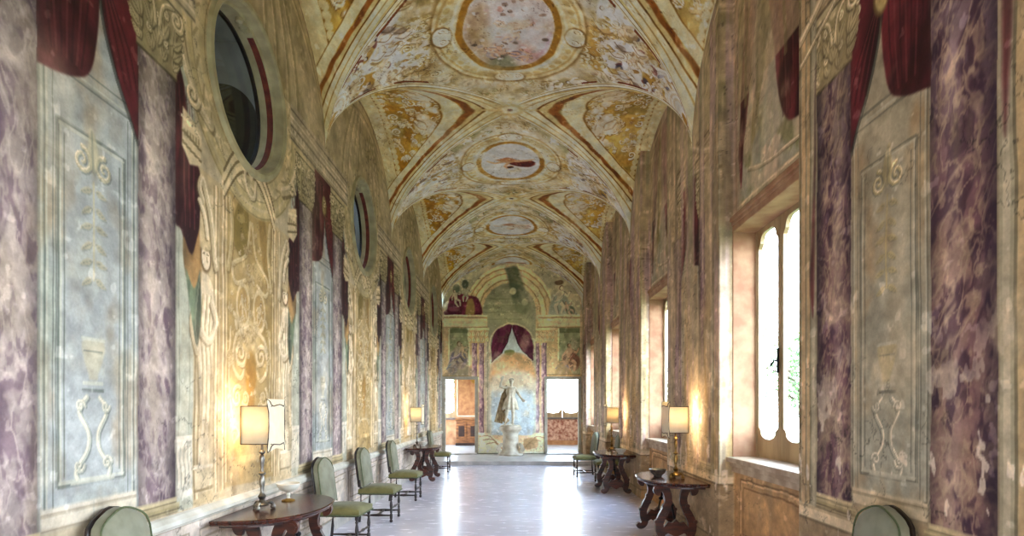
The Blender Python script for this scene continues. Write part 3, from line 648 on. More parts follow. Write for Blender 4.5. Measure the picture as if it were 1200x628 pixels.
    grit(col, yy+xx*1.1, hh, 940); g_ = col.mean(1, keepdims=True); col[:] = g_+(col-g_)*.8; col *= GAIN_R*np.array([1.04, .985, .96])
    w = grid_mesh('wall_right', V, keep, fresco_mat('fresco_right'), col.reshape(Hh.shape+(3,)), flip=True)
    return tag(w, kind='structure', label='frescoed window wall of projecting piers and recesses')
# ------------------------------------------------------------------ vault
def severy_paint(col, U, Vw, dg, seed, faded):
    """U along the wall, Vw distance from the wall, dg distance from the groin"""
    wob = .03*(fbm(U*3, Vw*3, seed)-.5)*2
    P = Paint(col, U+wob, Vw+wob); A = P.all()
    P.put(A, np.ones(len(A)), '#93701f' if not faded else '#a5853f', lambda u, v: .8+.4*fbm(u*3, v*3, seed+1))
    P.mottle(A, '#b89a56', 2.5, .5, .7, .6, seed+2); P.mottle(A, '#6a6a3e', 2.2, .58, .72, .5, seed+3)
    PA = Paint(col, np.abs(U)+wob, Vw+wob)
    # stucco scrollwork and a pair of pale figures
    P.arab(0, .85, 2.3, 1.1, 210, seed, size=.07, cols=('#cdb789', '#b59c68', '#d8c8a0'), dk='#5c441c')
    P.arab(0, 1.5, 1.4, .9, 90, seed+1, size=.065, cols=('#c3b48c', '#a89468', '#d2c4a0'), dk='#5c441c')
    for k in range(9):
        x = -.75+k*.19; P.ell(x, 1.0+.12*math.sin(k*2.1), .11, .085, '#c4b292', .9, .4, k); P.ell(x+.02, 1.02+.12*math.sin(k*2.1), .06, .04, '#ddd0b2', .8, .4)
    for sg in (-1, 1): P.fig(sg*.45, .95, .5, sg*.9, '#cbb694', '#b3a384', sg, '#5e4a28')
    P.ell(0, 1.75, .3, .2, '#78825c', .6, .6); P.ell(.2, 1.5, .2, .14, '#6d774e', .5, .6)
    # scalloped border along the wall arch
    P.box(-4, -.5, 4, .2, '#b7a677', 1, .01); P.box(-4, .2, 4, .23, '#6e5526', .8, .008)
    for k in range(-26, 27): P.ell(k*.105, .25, .055, .05, '#bfae80', .85, .3)
    # bands along the groins
    G = Paint(col, dg+wob*.3, U)
    wv = .008*np.sin(U*22)
    for a, b, c in ((-.1, .13, '#d3c397'), (.055, .07, '#8d7848'), (.13, .15, '#6b5026'), (.15, .2, '#bda773'), (.27, .4, '#cbb98a'), (.4, .415, '#745a2a')): G.box(a, -9, b, 9, c, .92, .008)
    G3 = Paint(col, dg+wv, U); G3.box(.2, -9, .262, 9, '#7a5026', .9, .012, lambda u, v: .8+.4*fbm(u*9, v*7, seed+7))
def barrel_paint(col, U, Vv, dg, seed, kind):
    wob = .03*(fbm(U*2.6, Vv*2.6, seed)-.5)*2; wob2 = .03*(fbm(U*2.6, Vv*2.6, seed+1)-.5)*2
    u = U+wob; v = Vv+wob2
    P = Paint(col, u, v); A = P.all()
    P.put(A, np.ones(len(A)), '#c2b08e', lambda a, b: .85+.3*fbm(a*3, b*3, seed+2))
    P.mottle(A, '#96854e', 1.8, .54, .7, .55, seed+3); P.mottle(A, '#7f8568', 1.6, .58, .72, .5, seed+4); P.mottle(A, '#ccbda4', 2.6, .48, .66, .8, seed+5)
    r = random.Random(seed)
    # green and ochre grounds round the medallion
    for sg in (-1, 1):
        P.poly([(sg*.2, -1.6), (sg*1.0, -1.2), (sg*1.25, -.5), (sg*.95, -.6), (sg*.5, -1.15)], '#727a56', .75, .1); P.poly([(sg*.2, 1.6), (sg*1.0, 1.2), (sg*1.25, .5), (sg*.95, .6), (sg*.5, 1.15)], '#8a7f56', .6, .12)
        P.box(min(sg*.85, sg*1.12), -.55, max(sg*.85, sg*1.12), .55, '#977834' if sg > 0 else '#8b7b4c', .8, .06)
        # pale fields with figures in the haunches
        P.poly([(sg*1.0, -1.0), (sg*.9, -.55), (sg*(1.12 if sg > 0 else .92), .35), (sg*1.2, .7), (sg*1.4, .8), (sg*1.8, .6), (sg*2.2, .22), (sg*2.2, -.22), (sg*1.8, -.6), (sg*1.4, -.85)], '#cbc6b6', 1, .03, lambda a, b: .88+.22*fbm(a*4, b*4, seed+6))
        P.poly([(sg*1.12, -.45), (sg*1.14, .4), (sg*1.4, .3), (sg*1.42, -.2)], '#c3c8c4', .9, .04)
        P.poly([(sg*1.6, .05), (sg*1.75, .3), (sg*2.05, .15), (sg*1.95, -.05)], '#8e7230', .9, .02); P.poly([(sg*1.5, -.35), (sg*1.7, -.2), (sg*1.9, -.3), (sg*1.65, -.5)], '#97783a', .85, .02)
        for k in range(26):
            x = sg*(1.2+r.random()*.9); y = (r.random()-.5)*1.0
            P.ell(x, y, .05+.05*r.random(), .025+.03*r.random(), r.choice(('#5f6170', '#7c7f88', '#6d4b46', '#8a6a34', '#4d4a52')), .85, .4, r.random()*3)
        for k in range(8): P.fig(sg*(1.25+.12*k), (-.4, .38, -.1, .5, -.45, .3, .0, -.2)[k], .34+.1*r.random(), r.random()*3-1.5, r.choice(('#d9cdb6', '#cdb391', '#bfa684')), r.choice(('#9a8a68', '#c8c4b8', '#8f7c5a', None)), sg, '#6a5a4a')
        P.arab(sg*1.55, 0, 1.2, 1.3, 90, seed+int(sg), size=.065, cols=('#ddd4bf', '#cfc2a2', '#b8a888'), dk='#75684c')
        P.rl([(sg*1.35, -.62), (sg*1.6, -.55), (sg*1.95, -.35), (sg*2.2, -.2)], .05, '#d9cfb6', '#6c5f44', curve=True); P.rl([(sg*1.35, .62), (sg*1.6, .55), (sg*1.95, .35), (sg*2.2, .2)], .05, '#d9cfb6', '#6c5f44', curve=True)
        # shell near the springing
        for k, (rr, c) in enumerate(((.27, '#b9aa8f'), (.235, '#d6cab2'), (.2, '#b3a288'), (.165, '#d9ceb8'), (.13, '#b5a48a'), (.09, '#d3c7b0'))): P.ell(sg*2.33, 0, rr, rr*.8, c, .95, .06)
        P.poly([(sg*2.4, -.2), (sg*2.4, .2), (sg*2.75, .1), (sg*3.05, .04), (sg*3.05, -.04), (sg*2.75, -.1)], '#cfc7b6', 1, .015)
        for k in range(10): P.ell(sg*(2.42+.05*k), (r.random()-.5)*.18*(1-k*.07), .03, .018, r.choice(('#8d7440', '#77787a', '#9c8a62')), .8, .4, r.random()*3)
        P.ell(sg*2.55, 0, .12, .035, '#8a6a24', .9, .2); P.ell(sg*2.8, 0, .14, .05, '#927648', .9, .1, 0, .6); P.ell(sg*2.8, 0, .05, .02, '#7c5c22', .9, .3)
        P.arab(sg*1.0, .2, .35, 1.5, 50, seed+9+int(sg), size=.06, cols=('#c3b488', '#ad9a66'), dk='#5c4a22')
        for k in range(14):
            x = sg*(1.0+r.random()*.9); y = (r.random()-.6)*1.3*(1.9-abs(x)*.6)
            P.poly([(x+.09*math.cos(a)*(.6+.8*r.random()), y+.06*math.sin(a)*(.6+.8*r.random())) for a in (0, 1.2, 2.5, 3.7, 5)], r.choice(('#e0dacb', '#d3c7ae', '#a8874a', '#8c7a4c', '#b9b3a8', '#6b6258')), .75, .015)
            P.line([(x-.1, y-.05), (x, y+.03), (x+.1, y-.02)], .008, '#5c4c34', .6, curve=True)
    P.arab(0, 1.4, 1.9, .7, 110, seed+20, size=.06, cols=('#cdbd94', '#b5a274', '#8d9468'), dk='#5a4a26'); P.arab(0, -1.4, 1.9, .7, 110, seed+21, size=.06, cols=('#cdbd94', '#b5a274', '#8d9468'), dk='#5a4a26')
    # the medallion: carved frame, cartouches, painted sky
    P.ell(0, 0, .86, 1.16, '#6d5a2c', .7, .06); P.ell(0, 0, .83, 1.12, '#c5b285', 1, .03, tex=lambda a, b: .85+.3*fbm(a*8, b*8, seed+50))
    P.ell(0, 0, .79, 1.07, '#8a7038', .5, .03, 0, .96); P.ell(0, 0, .63, .94, '#dccca0', .9, .03, 0, .95); P.ell(0, 0, .57, .88, '#8f6e2a', 1, .03)
    P.ell(0, 0, .49, .79, '#c7baa0', 1, .03)
    for k in range(40):
        a = k*2*PI/40; P.ell(.71*math.cos(a), 1.0*math.sin(a), .035, .05, '#a58f5a', .7, .4, a)
    for a, b in ((0, 1), (1, 0), (0, -1), (-1, 0)):
        P.ell(a*.73, b*1.04, .2 if b else .13, .13 if b else .2, '#6c5a34', .8, .2); P.ell(a*.72, b*1.03, .18 if b else .11, .11 if b else .17, '#d8caa4', 1, .15)
        for sg in (-1, 1): P.spiral(a*.72+sg*.1*abs(b), b*1.03+sg*.1*abs(a), .06, 1.4, .016, '#e2d6b4', 0, sg)
    for sg in (-1, 1):
        for k in range(5): P.fig(sg*(.55+.16*k), (1.2, -1.2, 1.05, -1.0, .9)[k]*(1-.06*k), .34, r.random()*2.4-1.2, r.choice(('#d8ccb2', '#c9b390', '#e0d6c2')), r.choice((None, '#9c9a80', '#b09a74')), sg, '#5f4f36')
    if kind == 0:
        P.ell(0, 0, .48, .78, '#bdb2ae', 1, .04, 0, 0, lambda a, b: .8+.38*fbm(a*6, b*6, seed+30))
        P.poly([(-.46, -.3), (-.42, .4), (-.2, .68), (-.2, .1), (-.26, -.5)], '#9a8666', .8, .08); P.poly([(-.1, .3), (.1, .78), (-.25, .75)], '#5f6a50', .8, .08)
        P.poly([(.1, .2), (.2, .68), (.38, .45), (.46, 0), (.4, .3), (.28, .42)], '#9a7488', .7, .05); P.poly([(0, .2), (.2, .65), (.35, .5), (.2, .2)], '#b08a7c', .7, .08)
        for k in range(90):
            x = (r.random()-.5)*.9; y = (r.random()-.5)*1.4
            if (x/.43)**2+(y/.7)**2 < 1: P.ell(x, y, .02+.03*r.random(), .015+.02*r.random(), r.choice(('#5a5248', '#7a6a5c', '#a07a70', '#d8cfca', '#c4bab8', '#8a8684', '#b39a94')), .8, .4, r.random()*3)
        for k in range(8): P.fig((r.random()-.5)*.5, (r.random()-.4)*.9, .26, r.random()*5, '#c29a80', r.choice(('#a8747c', '#8a8890', None, '#b08a78')), 1, '#6a5048', .8)
    else:
        P.ell(0, 0, .48, .78, '#bcc2ba', 1, .04, 0, 0, lambda a, b: .82+.34*fbm(a*5, b*5, seed+30))
        P.ell(.05, .3, .34, .3, '#c9c4ae', .7, .6); P.ell(-.2, -.35, .35, .2, '#d6d2c4', .8, .6)
        a = .95 if kind == 1 else .5
        P.poly([(-.2, -.12), (.05, .16), (.3, .2), (.42, .02), (.36, -.12), (.1, -.1), (-.05, -.22)], '#5d2c22', a, .02, lambda a_, b: .7+.7*fbm(a_*9, b*9, seed+31))
        P.poly([(-.25, -.12), (-.05, .03), (.1, -.08), (-.05, -.2)], '#ad7a52', a, .02)
        P.line([(-.1, -.05), (-.26, .02), (-.38, -.1)], .045, '#b78a66', a, w1=.025); P.line([(-.05, 0), (-.1, .2), (-.05, .3)], .035, '#b78a66', a, w1=.02)
        P.line([(.1, -.05), (.26, -.1), (.38, -.18)], .05, '#b78a66', a, w1=.025); P.ell(-.0, .22, .06, .06, '#a87a58', a, .3); P.ell(0, .25, .06, .05, '#3f2a1c', a, .3)
    # plain worn patches
    P.mottle(A, '#cfc1a4', 2.0, .62, .75, .55, seed+40); P.mottle(A, '#8d7a48', 4, .64, .78, .4, seed+41)
    G = Paint(col, dg/np.clip((BAY/2*(1-np.cos(np.clip(PI/2-np.abs(U)/1.96, 0, 2))))/.75, .16, 1), U)
    for a, b, c in ((-.1, .04, '#b39d66'), (.04, .055, '#5f4b24'), (.055, .11, '#d9cba4'), (.11, .125, '#7a6434'), (.125, .15, '#cdbd92')): G.box(a, -9, b, 9, c, .95, .007)
    wv = np.sin(U*1.9)**2
    i = np.nonzero((G.u > .155) & (G.u < .2) & (np.abs(U) > .9) & (np.sin(U*9) > -.4))[0]; G.put(i, np.full(len(i), .9), '#6d3f1e')
def build_vault():
    vs, qs, cs = [], [], []; base = 0
    def add(V, col):
        nonlocal base
        nr, nc = V.shape[:2]; idx = np.arange(nr*nc).reshape(nr, nc)+base
        qs.append(np.stack([idx[:-1, :-1], idx[:-1, 1:], idx[1:, 1:], idx[1:, :-1]], -1).reshape(-1, 4)); vs.append(V.reshape(-1, 3)); cs.append(col); base += nr*nc
    for k, (n1, n2) in zip(range(-2, 5), ((20, 12), (24, 14), (160, 90), (560, 250), (380, 170), (260, 110), (180, 60))):
        pc = PIER0+k*BAY
        th = np.linspace(0, PI, n1); s = np.linspace(-1, 1 if k < 4 else 0, n2)
        TH, SS = np.meshgrid(th, s); hw = BAY/2*(1-np.abs(np.cos(TH)))
        X = VC-VW*np.cos(TH); Y = pc+SS*hw; Z = SPR+RISE*np.sin(TH)
        col = np.zeros((X.size, 3)); U = (TH.ravel()-PI/2)*1.96
        barrel_paint(col, U, (SS*hw).ravel(), ((1-np.abs(SS))*hw).ravel(), 400+37*k, 0 if k in (1, -1, 0) else (1 if k == 2 else 2))
        add(np.stack([X, Y, Z], -1), col)
    for k, (n1, n2) in zip(range(-2, 4), ((16, 8), (24, 12), (300, 110), (420, 170), (300, 110), (200, 70))):
        bc = BAY0+k*BAY
        for sg in (-1, 1):
            th = np.linspace(0, PI, n1); s = np.linspace(0, 1, n2)
            TH, SS = np.meshgrid(th, s); ac = np.abs(np.cos(TH))
            edge = VW if sg < 0 else VW+.19
            W = VW*ac+SS*(edge-VW*ac)
            X = VC+sg*W; Y = bc-BAY/2*np.cos(TH); Z = SPR+RISE*np.sin(TH)
            col = np.zeros((X.size, 3)); U = (TH.ravel()-PI/2)*1.75
            dgr = np.minimum(SS*VW*(1-ac), 9)
            severy_paint(col, U, (edge-W).ravel(), (dgr*np.clip(.35+ac, 0, 1)).ravel()*1.0, 700+41*k+(0 if sg < 0 else 13), sg > 0)
            add(np.stack([X, Y, Z], -1), col)
    # painted sunbursts where the groins cross, with the small boss hole
    v = np.concatenate(vs); c = np.concatenate(cs); q = np.concatenate(qs)
    t = wrap(v[:, 1], BAY0); x = v[:, 0]-VC; P = Paint(c, x, t, v[:, 2] > SPR+.6)
    rr = np.hypot(x/1.25, t); an = np.arctan2(t, x)
    i = np.nonzero((rr < .42) & (v[:, 2] > SPR+1))[0]
    lim = .26+.1*np.cos(an[i]*12); a = sst(.03, -.03, rr[i]-lim)
    P.put(i, a*.9, '#c3ab78', lambda u, w: .8+.4*fbm(u*14, w*14, 5)); P.ell(0, 0, .22, .18, '#a98c54', .7, .3); P.ell(0, 0, .14, .11, '#d2bf92', .8, .3); P.ell(0, 0, .045, .035, '#4a2c1c', .9, .3)
    i = np.arange(len(v)); P.m = None
    fq = fbm(v[:, 0]*1.4, v[:, 1]*1.4, 55); P.put(i, .3*sst(.5, .75, fq), '#cdbf9e'); fq = fbm(v[:, 0]*2.4, v[:, 1]*2.4, 57); P.put(i, .28*sst(.52, .78, fq), '#6d6238')
    grit(c, v[:, 0]*1.3+v[:, 2]*.7, v[:, 1], 980)
    c = np.clip(.50+(c-.54)*1.3, .03, 1); g_ = c.mean(1, keepdims=True); c = (g_+(c-g_)*.78)*GAIN_V*np.array([1.06, .98, .95]); c = np.where(c > .62, .62+.3*np.tanh((c-.62)/.3), c)
    o = quads_mesh('ceiling', v, q, fresco_mat('fresco_vault'), c)
    return tag(o, kind='structure', label='groin vault frescoed with medallions and scrollwork')
# ------------------------------------------------------------------ far end wall with its two doorways
SC = YEND/675.
def ex(px): return (px-603)*SC
def eh(py): return EYE+(478-py)*SC
DL = (ex(521.5), ex(557.)); DR = (ex(641.), ex(678.)); DH = eh(444)
def build_end():
    def cuts(lo, hi, n, extra):
        a = np.linspace(lo, hi, n)
        for e in extra: a[np.argmin(np.abs(a-e))] = e
        return a
    xs = cuts(XL, XR, 330, (*DL, *DR)); r = cuts(0, 6.42, 400, (.12, DH))
    X, H = np.meshgrid(xs, r); top = vault_h(np.clip(X, XL, XP), np.full_like(X, YEND-.001))
    Hc = np.minimum(H, top); V = np.stack([X, np.full_like(X, YEND), Hc], -1)
    u = X.ravel().copy(); v = H.ravel().copy(); col = np.tile(np.array(rgb('#a89a78')), (len(u), 1))
    px = u/SC+603+.8*(fbm(u*5, v*5, 3)-.5)*2; py = 478-(v-EYE)/SC+.8*(fbm(u*5, v*5, 4)-.5)*2
    P = Paint(col, px, py); A = P.all(); B = lambda *a, **k: P.box(*a, **{**dict(soft=.5), **k})
    Pm = Paint(col, np.abs(px-600), py); C = lambda *a, **k: Pm.box(*a, **{**dict(soft=.5), **k})
    P.mottle(A, '#c2b48c', .05, .4, .7, .7, 1); P.mottle(A, '#7d7450', .09, .5, .75, .5, 2)
    # sky behind the upper storey, the great arch
    P.poly([(518, 372), (522, 340), (545, 318), (600, 300), (655, 316), (682, 340), (688, 372)], '#98997a', 1, 1.5, lambda a, b: .8+.4*fbm(a*.15, b*.15, 5))
    P.ell(597, 368, 52, 58, '#cdbf92', 1, .04); 
    for rx, c in ((49.5, '#8c7c4e'), (48, '#c4b587'), (44, '#91814f'), (42.5, '#d0c296'), (37, '#857548'), (35.5, '#bdad7e')): P.ell(597, 368, rx, rx*1.1, c, .9, .03)
    P.ell(597, 366, 31, 34, '#7f8468', 1, .04, tex=lambda a, b: .8+.4*fbm(a*.12, b*.3, 7)); P.box(566.5, 366, 628, 400, '#8d8f74', 1, 1)
    P.poly([(592, 314), (606, 312), (612, 330), (620, 352), (616, 368), (604, 362), (598, 340)], '#46543e', .85, 2); P.ell(601, 341, 4, 4, '#b3b794', .9, .4); P.ell(615, 354, 4, 4, '#a9b08e', .8, .4)
    P.box(570, 352, 626, 382, '#8b9370', .6, 6)
    for y in (350, 358, 366, 374): P.line([(568, y), (612, y)], .5, '#68714f', .5)
    # groups seated on the entablature
    P.poly([(524, 372), (526, 352), (534, 344), (548, 346), (560, 350), (563, 370)], '#5b2434', 1, 1, lambda a, b: .6+.8*fbm(a*.35, b*.35, 8)); P.poly([(520, 366), (532, 356), (536, 366), (530, 376), (524, 374)], '#3f1a28', .9, 1)
    P.poly([(548, 352), (554, 350), (556, 368), (546, 370)], '#8a7a44', .9, 1.2); P.ell(545, 333, 4, 5, '#3f4a3c', .9, .4); P.ell(535, 338, 4, 5, '#4d5a4a', .9, .4); P.fig(546, 345, -16, .2, '#9aa085', None, 1, '#3c3a30')
    P.ell(532, 362, 7, 3, '#7a4450', .7, .4); P.fig(535, 350, -18, -.3, '#a8a68a', None, 1, '#3c3a30')
    P.poly([(642, 372), (646, 350), (654, 342), (664, 350), (676, 366), (676, 372)], '#98a28a', .95, 1.2); P.ell(655, 331, 5, 3, '#54402c', .9, .4); P.fig(656, 352, -30, .1, '#b3b49a', '#8a9680', 1, '#4c4c3c'); P.fig(667, 362, -16, -.5, '#a89a7c', '#6d7a5c', 1, '#4c4c3c')
    # entablature and lower storey
    for a, b in ((518, 571), (631, 690)):
        B(a, 369, b, 384, '#c7b88e'); 
        for y, c in ((369.5, '#ded0a4'), (372, '#7f6e44'), (375, '#d0c196'), (380, '#d8c99c'), (383.5, '#75653c')): B(a, y-.7, b, y+.7, c, .8)
        B(a, 384, b, 442, '#b3a176')
    for a, b in ((527, 549), (655, 680)):
        B(a, 385, b, 442, '#7c8562', tex=lambda x, y: .75+.5*fbm(x*.2, y*.15, 9)); B(a-1.5, 385, a, 442, '#d2c398'); B(b, 385, b+1.5, 442, '#d2c398'); B(a, 384, b, 390, '#56603f', .8)
    P.fig(536, 418, -30, .1, '#99927a', '#6a6472', 1, '#3c3428'); P.fig(543, 412, -16, -.3, '#a59878', None, 1, '#4c3c28'); P.fig(530, 430, -18, .4, '#8a8474', '#55606a', 1, '#3c3428')
    P.fig(668, 420, -30, -.1, '#a58a68', '#7d5240', 1, '#4c3626'); P.fig(660, 430, -22, .6, '#a58a68', '#6a6472', 1, '#4c3626'); P.poly([(650, 440), (654, 424), (662, 428), (672, 440)], '#8d7850', .8, 1.2)
    P.poly([(524, 432), (540, 424), (556, 436), (552, 446), (524, 444)], '#77685a', .6, 2)
    B(518, 441, 562, 446, '#cbb98c'); B(636, 439, 690, 445, '#b89a6a'); B(518, 440.3, 562, 441.2, '#77623a', .8); B(636, 438.6, 690, 439.6, '#6d5530', .8)
    # capitals and coupled shafts
    for a, b, hi_ in ((550, 571, '#d2c398'), (630, 648, '#c9b68c')):
        B(a-1, 384, b+1, 402, '#b09f72'); 
        for k in range(10): P.leaf(a+1+(k % 5)*(b-a-2)/4.2, 401-(k//5)*7, 7, -PI/2+((k % 5)-2)*.2, hi_, .5, .9)
        B(a-2, 384, b+2, 387, hi_)
    for a, b in ((553, 559), (561.5, 567), (627, 632), (634.5, 640.5)):
        B(a, 402, b, 508, '#8d727c', tex=lambda x, y: .75+.5*fbm(x*.5, y*.28, 11)); i = P.sub(a, 402, b, 508); P.mottle(i, '#5c3f52', .25, .5, .65, .75, 12, 2, 1); P.mottle(i, '#c0aaa4', .3, .55, .7, .8, 13, 2, 1)
        B(b-1.3, 402, b, 508, '#4a3644', .7); B(a, 402, a+1, 508, '#c4b4ac', .5); B(a-1, 507, b+1, 512, '#d6cdb6'); B(a-1.5, 512, b+1.5, 528, '#b9ab92'); B(a-1.5, 518, b+1.5, 520, '#8a7b62', .7)
    B(568, 400, 576, 520, '#a39c86'); B(623.5, 400, 628, 520, '#9aa08a'); B(571, 400, 572, 520, '#6d705c', .8); B(574.5, 400, 575.5, 520, '#cfcab2', .8)
    # the alcove: parted hangings, landscape, pale blue ground
    P.ell(600, 404, 27, 26, '#b9b394', 1, .05); P.ell(600, 404, 25.3, 24, '#7f8468', .9, .05)
    B(576, 404, 624, 532, '#a9b4b4'); P.ell(600, 404, 24, 22.5, '#9fb0b4', 1, .04)
    P.poly([(577, 425), (590, 416), (610, 415), (624, 424), (624, 450), (577, 450)], '#b08a5a', .9, 3, lambda a, b: .85+.3*fbm(a*.1, b*.3, 14)); P.poly([(577, 440), (600, 434), (624, 440), (624, 462), (577, 462)], '#b3b0a0', .85, 4); P.ell(597, 413, 6, 3.5, '#66703c', .95, .4); P.ell(600, 416, 14, 3, '#a5885a', .6, .6)
    P.poly([(577, 460), (624, 460), (624, 510), (577, 510)], '#93a9b8', .85, 6)
    P.poly([(576, 424), (576, 402), (581, 388), (592, 381.5), (600, 381), (598, 390), (594, 402), (588, 413)], '#4e2034', 1, .8, lambda a, b: .65+.8*fbm(a*.45+b*.1, b*.12, 15)); P.poly([(624.5, 422), (624.5, 402), (619, 388), (608, 381.5), (600.5, 381), (602, 390), (607, 402), (613, 412)], '#4e2034', 1, .8, lambda a, b: .65+.8*fbm(a*.45-b*.1, b*.12, 16))
    P.line([(576, 424), (588, 413), (594, 402), (599.5, 384)], .6, '#2a1018', .8); P.line([(624, 422), (613, 412), (607, 402), (601, 384)], .6, '#2a1018', .8)
    # painted steps and balustrade ends around the pedestal
    B(557, 510, 640, 532, '#b9a98a'); P.poly([(560, 530), (562, 512), (572, 507), (580, 514), (590, 522), (590, 532)], '#d6cbb2', .95, 1); P.poly([(640, 530), (637, 512), (627, 507), (619, 514), (610, 522), (610, 532)], '#c9b898', .95, 1)
    for o in (0, 4, 8): P.line([(562+o, 512+o), (574+o, 511+o), (584+o*.6, 522+o*.6), (600, 527+o*.4), (618-o*.6, 522+o*.6), (628-o, 512+o), (638-o, 513+o)], .6, '#7d6c52', .7, curve=True)
    P.poly([(614, 514), (628, 513), (630, 524), (614, 526)], '#8d7450', .8, 1.2); B(518, 529, 690, 537, '#c7c0b2', .8)
    for a, b in ((518, 521.5), (557, 559.5), (638.5, 641), (678, 681.5)): B(a, 444, b, 540, '#b7aa92'); B(a+.8, 444, a+1.4, 540, '#77694e', .7)
    B(681, 384, 692, 540, '#a4977c'); C(80, 330, 83, 540, '#978a6c', .7)
    P.mottle(A, '#cabfa0', .06, .56, .75, .35, 21); P.mottle(A, '#6d6548', .2, .58, .8, .25, 22)
    grit(col, u, v, 960, .35); g_ = col.mean(1, keepdims=True); col[:] = g_+(col-g_)*.9; col *= GAIN_E*np.array([1.1, 1.04, .99])
    kx = (X[:-1, :-1]+X[1:, 1:])/2; kh = (H[:-1, :-1]+H[1:, 1:])/2
    door = ((kx > DL[0]) & (kx < DL[1]) | (kx > DR[0]) & (kx < DR[1])) & (kh > .12) & (kh < DH)
    o = grid_mesh('wall_far', V, ~door & (kh < top[:-1, :-1]+.05), fresco_mat('fresco_far'), col.reshape(X.shape+(3,)), flip=False)
    return tag(o, kind='structure', label='frescoed end wall with alcove and two doorways')
# ------------------------------------------------------------------ floor, dais, rails, back of the hall
def floor_mat():
    k = NT('polished_terrazzo'); b = k.b
    tc = k.n('ShaderNodeTexCoord')
    n1 = k.n('ShaderNodeTexNoise'); n1.inputs['Scale'].default_value = 1.1; n1.inputs['Detail'].default_value = 6
    n2 = k.n('ShaderNodeTexNoise'); n2.inputs['Scale'].default_value = 70; n2.inputs['Detail'].default_value = 3
    mp = k.n('ShaderNodeMapping'); mp.inputs['Scale'].default_value = (1, 3.2, 1); n3 = k.n('ShaderNodeTexNoise'); n3.inputs['Scale'].default_value = 4; n3.inputs['Detail'].default_value = 7
    k.l(tc.outputs['Object'], mp.inputs[0]); k.l(mp.outputs[0], n3.inputs[0])
    for n in (n1, n2): k.l(tc.outputs['Object'], n.inputs[0])
    r = k.n('ShaderNodeValToRGB'); r.color_ramp.elements[0].position = .35; r.color_ramp.elements[1].position = .68
    r.color_ramp.elements[0].color = (*lin('#d6d0dc'), 1); r.color_ramp.elements[1].color = (*lin('#ece6f0'), 1)
    k.l(n1.outputs[0], r.inputs[0])
    mx = k.n('ShaderNodeMix'); mx.data_type = 'RGBA'; mx.blend_type = 'OVERLAY'; mx.inputs['Factor'].default_value = .22
    k.l(r.outputs[0], mx.inputs['A']); k.l(n2.outputs['Color'], mx.inputs['B']); k.l(mx.outputs['Result'], b.inputs['Base Color'])
    mr = k.n('ShaderNodeMapRange'); mr.inputs[1].default_value = .3; mr.inputs[2].default_value = .7; mr.inputs[3].default_value = .16; mr.inputs[4].default_value = .3
    k.l(n3.outputs[0], mr.inputs[0]); k.l(mr.outputs[0], b.inputs['Roughness']); b.inputs['Specular IOR Level'].default_value = .75
    bp = k.n('ShaderNodeBump'); bp.inputs['Strength'].default_value = .03; bp.inputs['Distance'].default_value = .01; k.l(n3.outputs[0], bp.inputs['Height']); k.l(bp.outputs[0], b.inputs['Normal'])
    return k.m
def build_shell():
    bm = bmesh.new(); box(bm, (XL-.2, YBACK-.2, -.15), (XR+.2, YEND, 0)); tag(from_bm('floor', bm, floor_mat(), smooth=None), kind='structure', label='pale polished terrazzo floor of the gallery')
    bm = bmesh.new(); box(bm, (XL+.005, 16.3, 0), (XR-.005, YEND-.002, .10), .008); box(bm, (XL+.005, 16.27, .085), (XR-.005, 16.4, .115), .008)
    tag(from_bm('floor_dais', bm, 'step', smooth=None), kind='structure', label='low stone step in front of the end wall')
    for k, (a, b) in enumerate((DL, DR)):
        bm = bmesh.new(); box(bm, (a-.06, YEND-.32, .1), (b+.06, YEND+.12, .135), .006)
        tag(from_bm('trim_%d' % (k+1), bm, 'step', smooth=None), kind='structure', label='stone threshold of the %s end doorway' % ('left', 'right')[k])
    bm = bmesh.new()                                              # rail of the left wall
    prism(bm, [(0, .775), (.02, .775), (.03, .79), (.045, .8), (.045, .83), (.03, .845), (.02, .86), (0, .87)], lambda a, b, t: (XL+a, t, b), YBACK, YEND)
    tag(from_bm('trim_3', bm, M('rail_plaster', '#bcb4a2', '#d8d2c4', 5, .6, bump=.08), smooth=None), kind='structure', label='white dado rail along the left wall')
    bm = bmesh.new(); prism(bm, [(0, 0), (.025, 0), (.025, .13), (.015, .15), (0, .155)], lambda a, b, t: (XL+a, t, b), YBACK, YEND)
    tag(from_bm('baseboard_left', bm, M('plinth_plaster', '#a59c92', '#c4bcb0', 5, .6, bump=.08), smooth=None), kind='structure')
    # back of the hall, with an unseen, unglazed opening added for fill light
    bm = bmesh.new()
    for a, b in (((XL-.2, YBACK-.2, 0), (-.75, YBACK, 6.6)), ((.65, YBACK-.2, 0), (XR+.2, YBACK, 6.6)), ((-.75, YBACK-.2, 2.8), (.65, YBACK, 6.6))): box(bm, a, b)
    tag(from_bm('wall_back', bm, 'roompale', smooth=None), kind='structure')
    # unseen slab and outer boxes added to stop stray light above the vault
    bm = bmesh.new(); box(bm, (XL-.3, YBACK-.2, 6.55), (XR+.6, YEND+.1, 6.7)); box(bm, (XR+.3, YBACK-.2, 3.75), (XR+.6, YEND+.1, 6.6)); box(bm, (XL-2.0, YEND+.03, 3.55), (XR+.6, YEND+.2, 6.7)); box(bm, (XL-2.0, YEND+.15, -.1), (-4.15, YEND+.3, 6.7)); tag(from_bm('roof_light_block', bm, 'greywall', smooth=None), kind='structure')

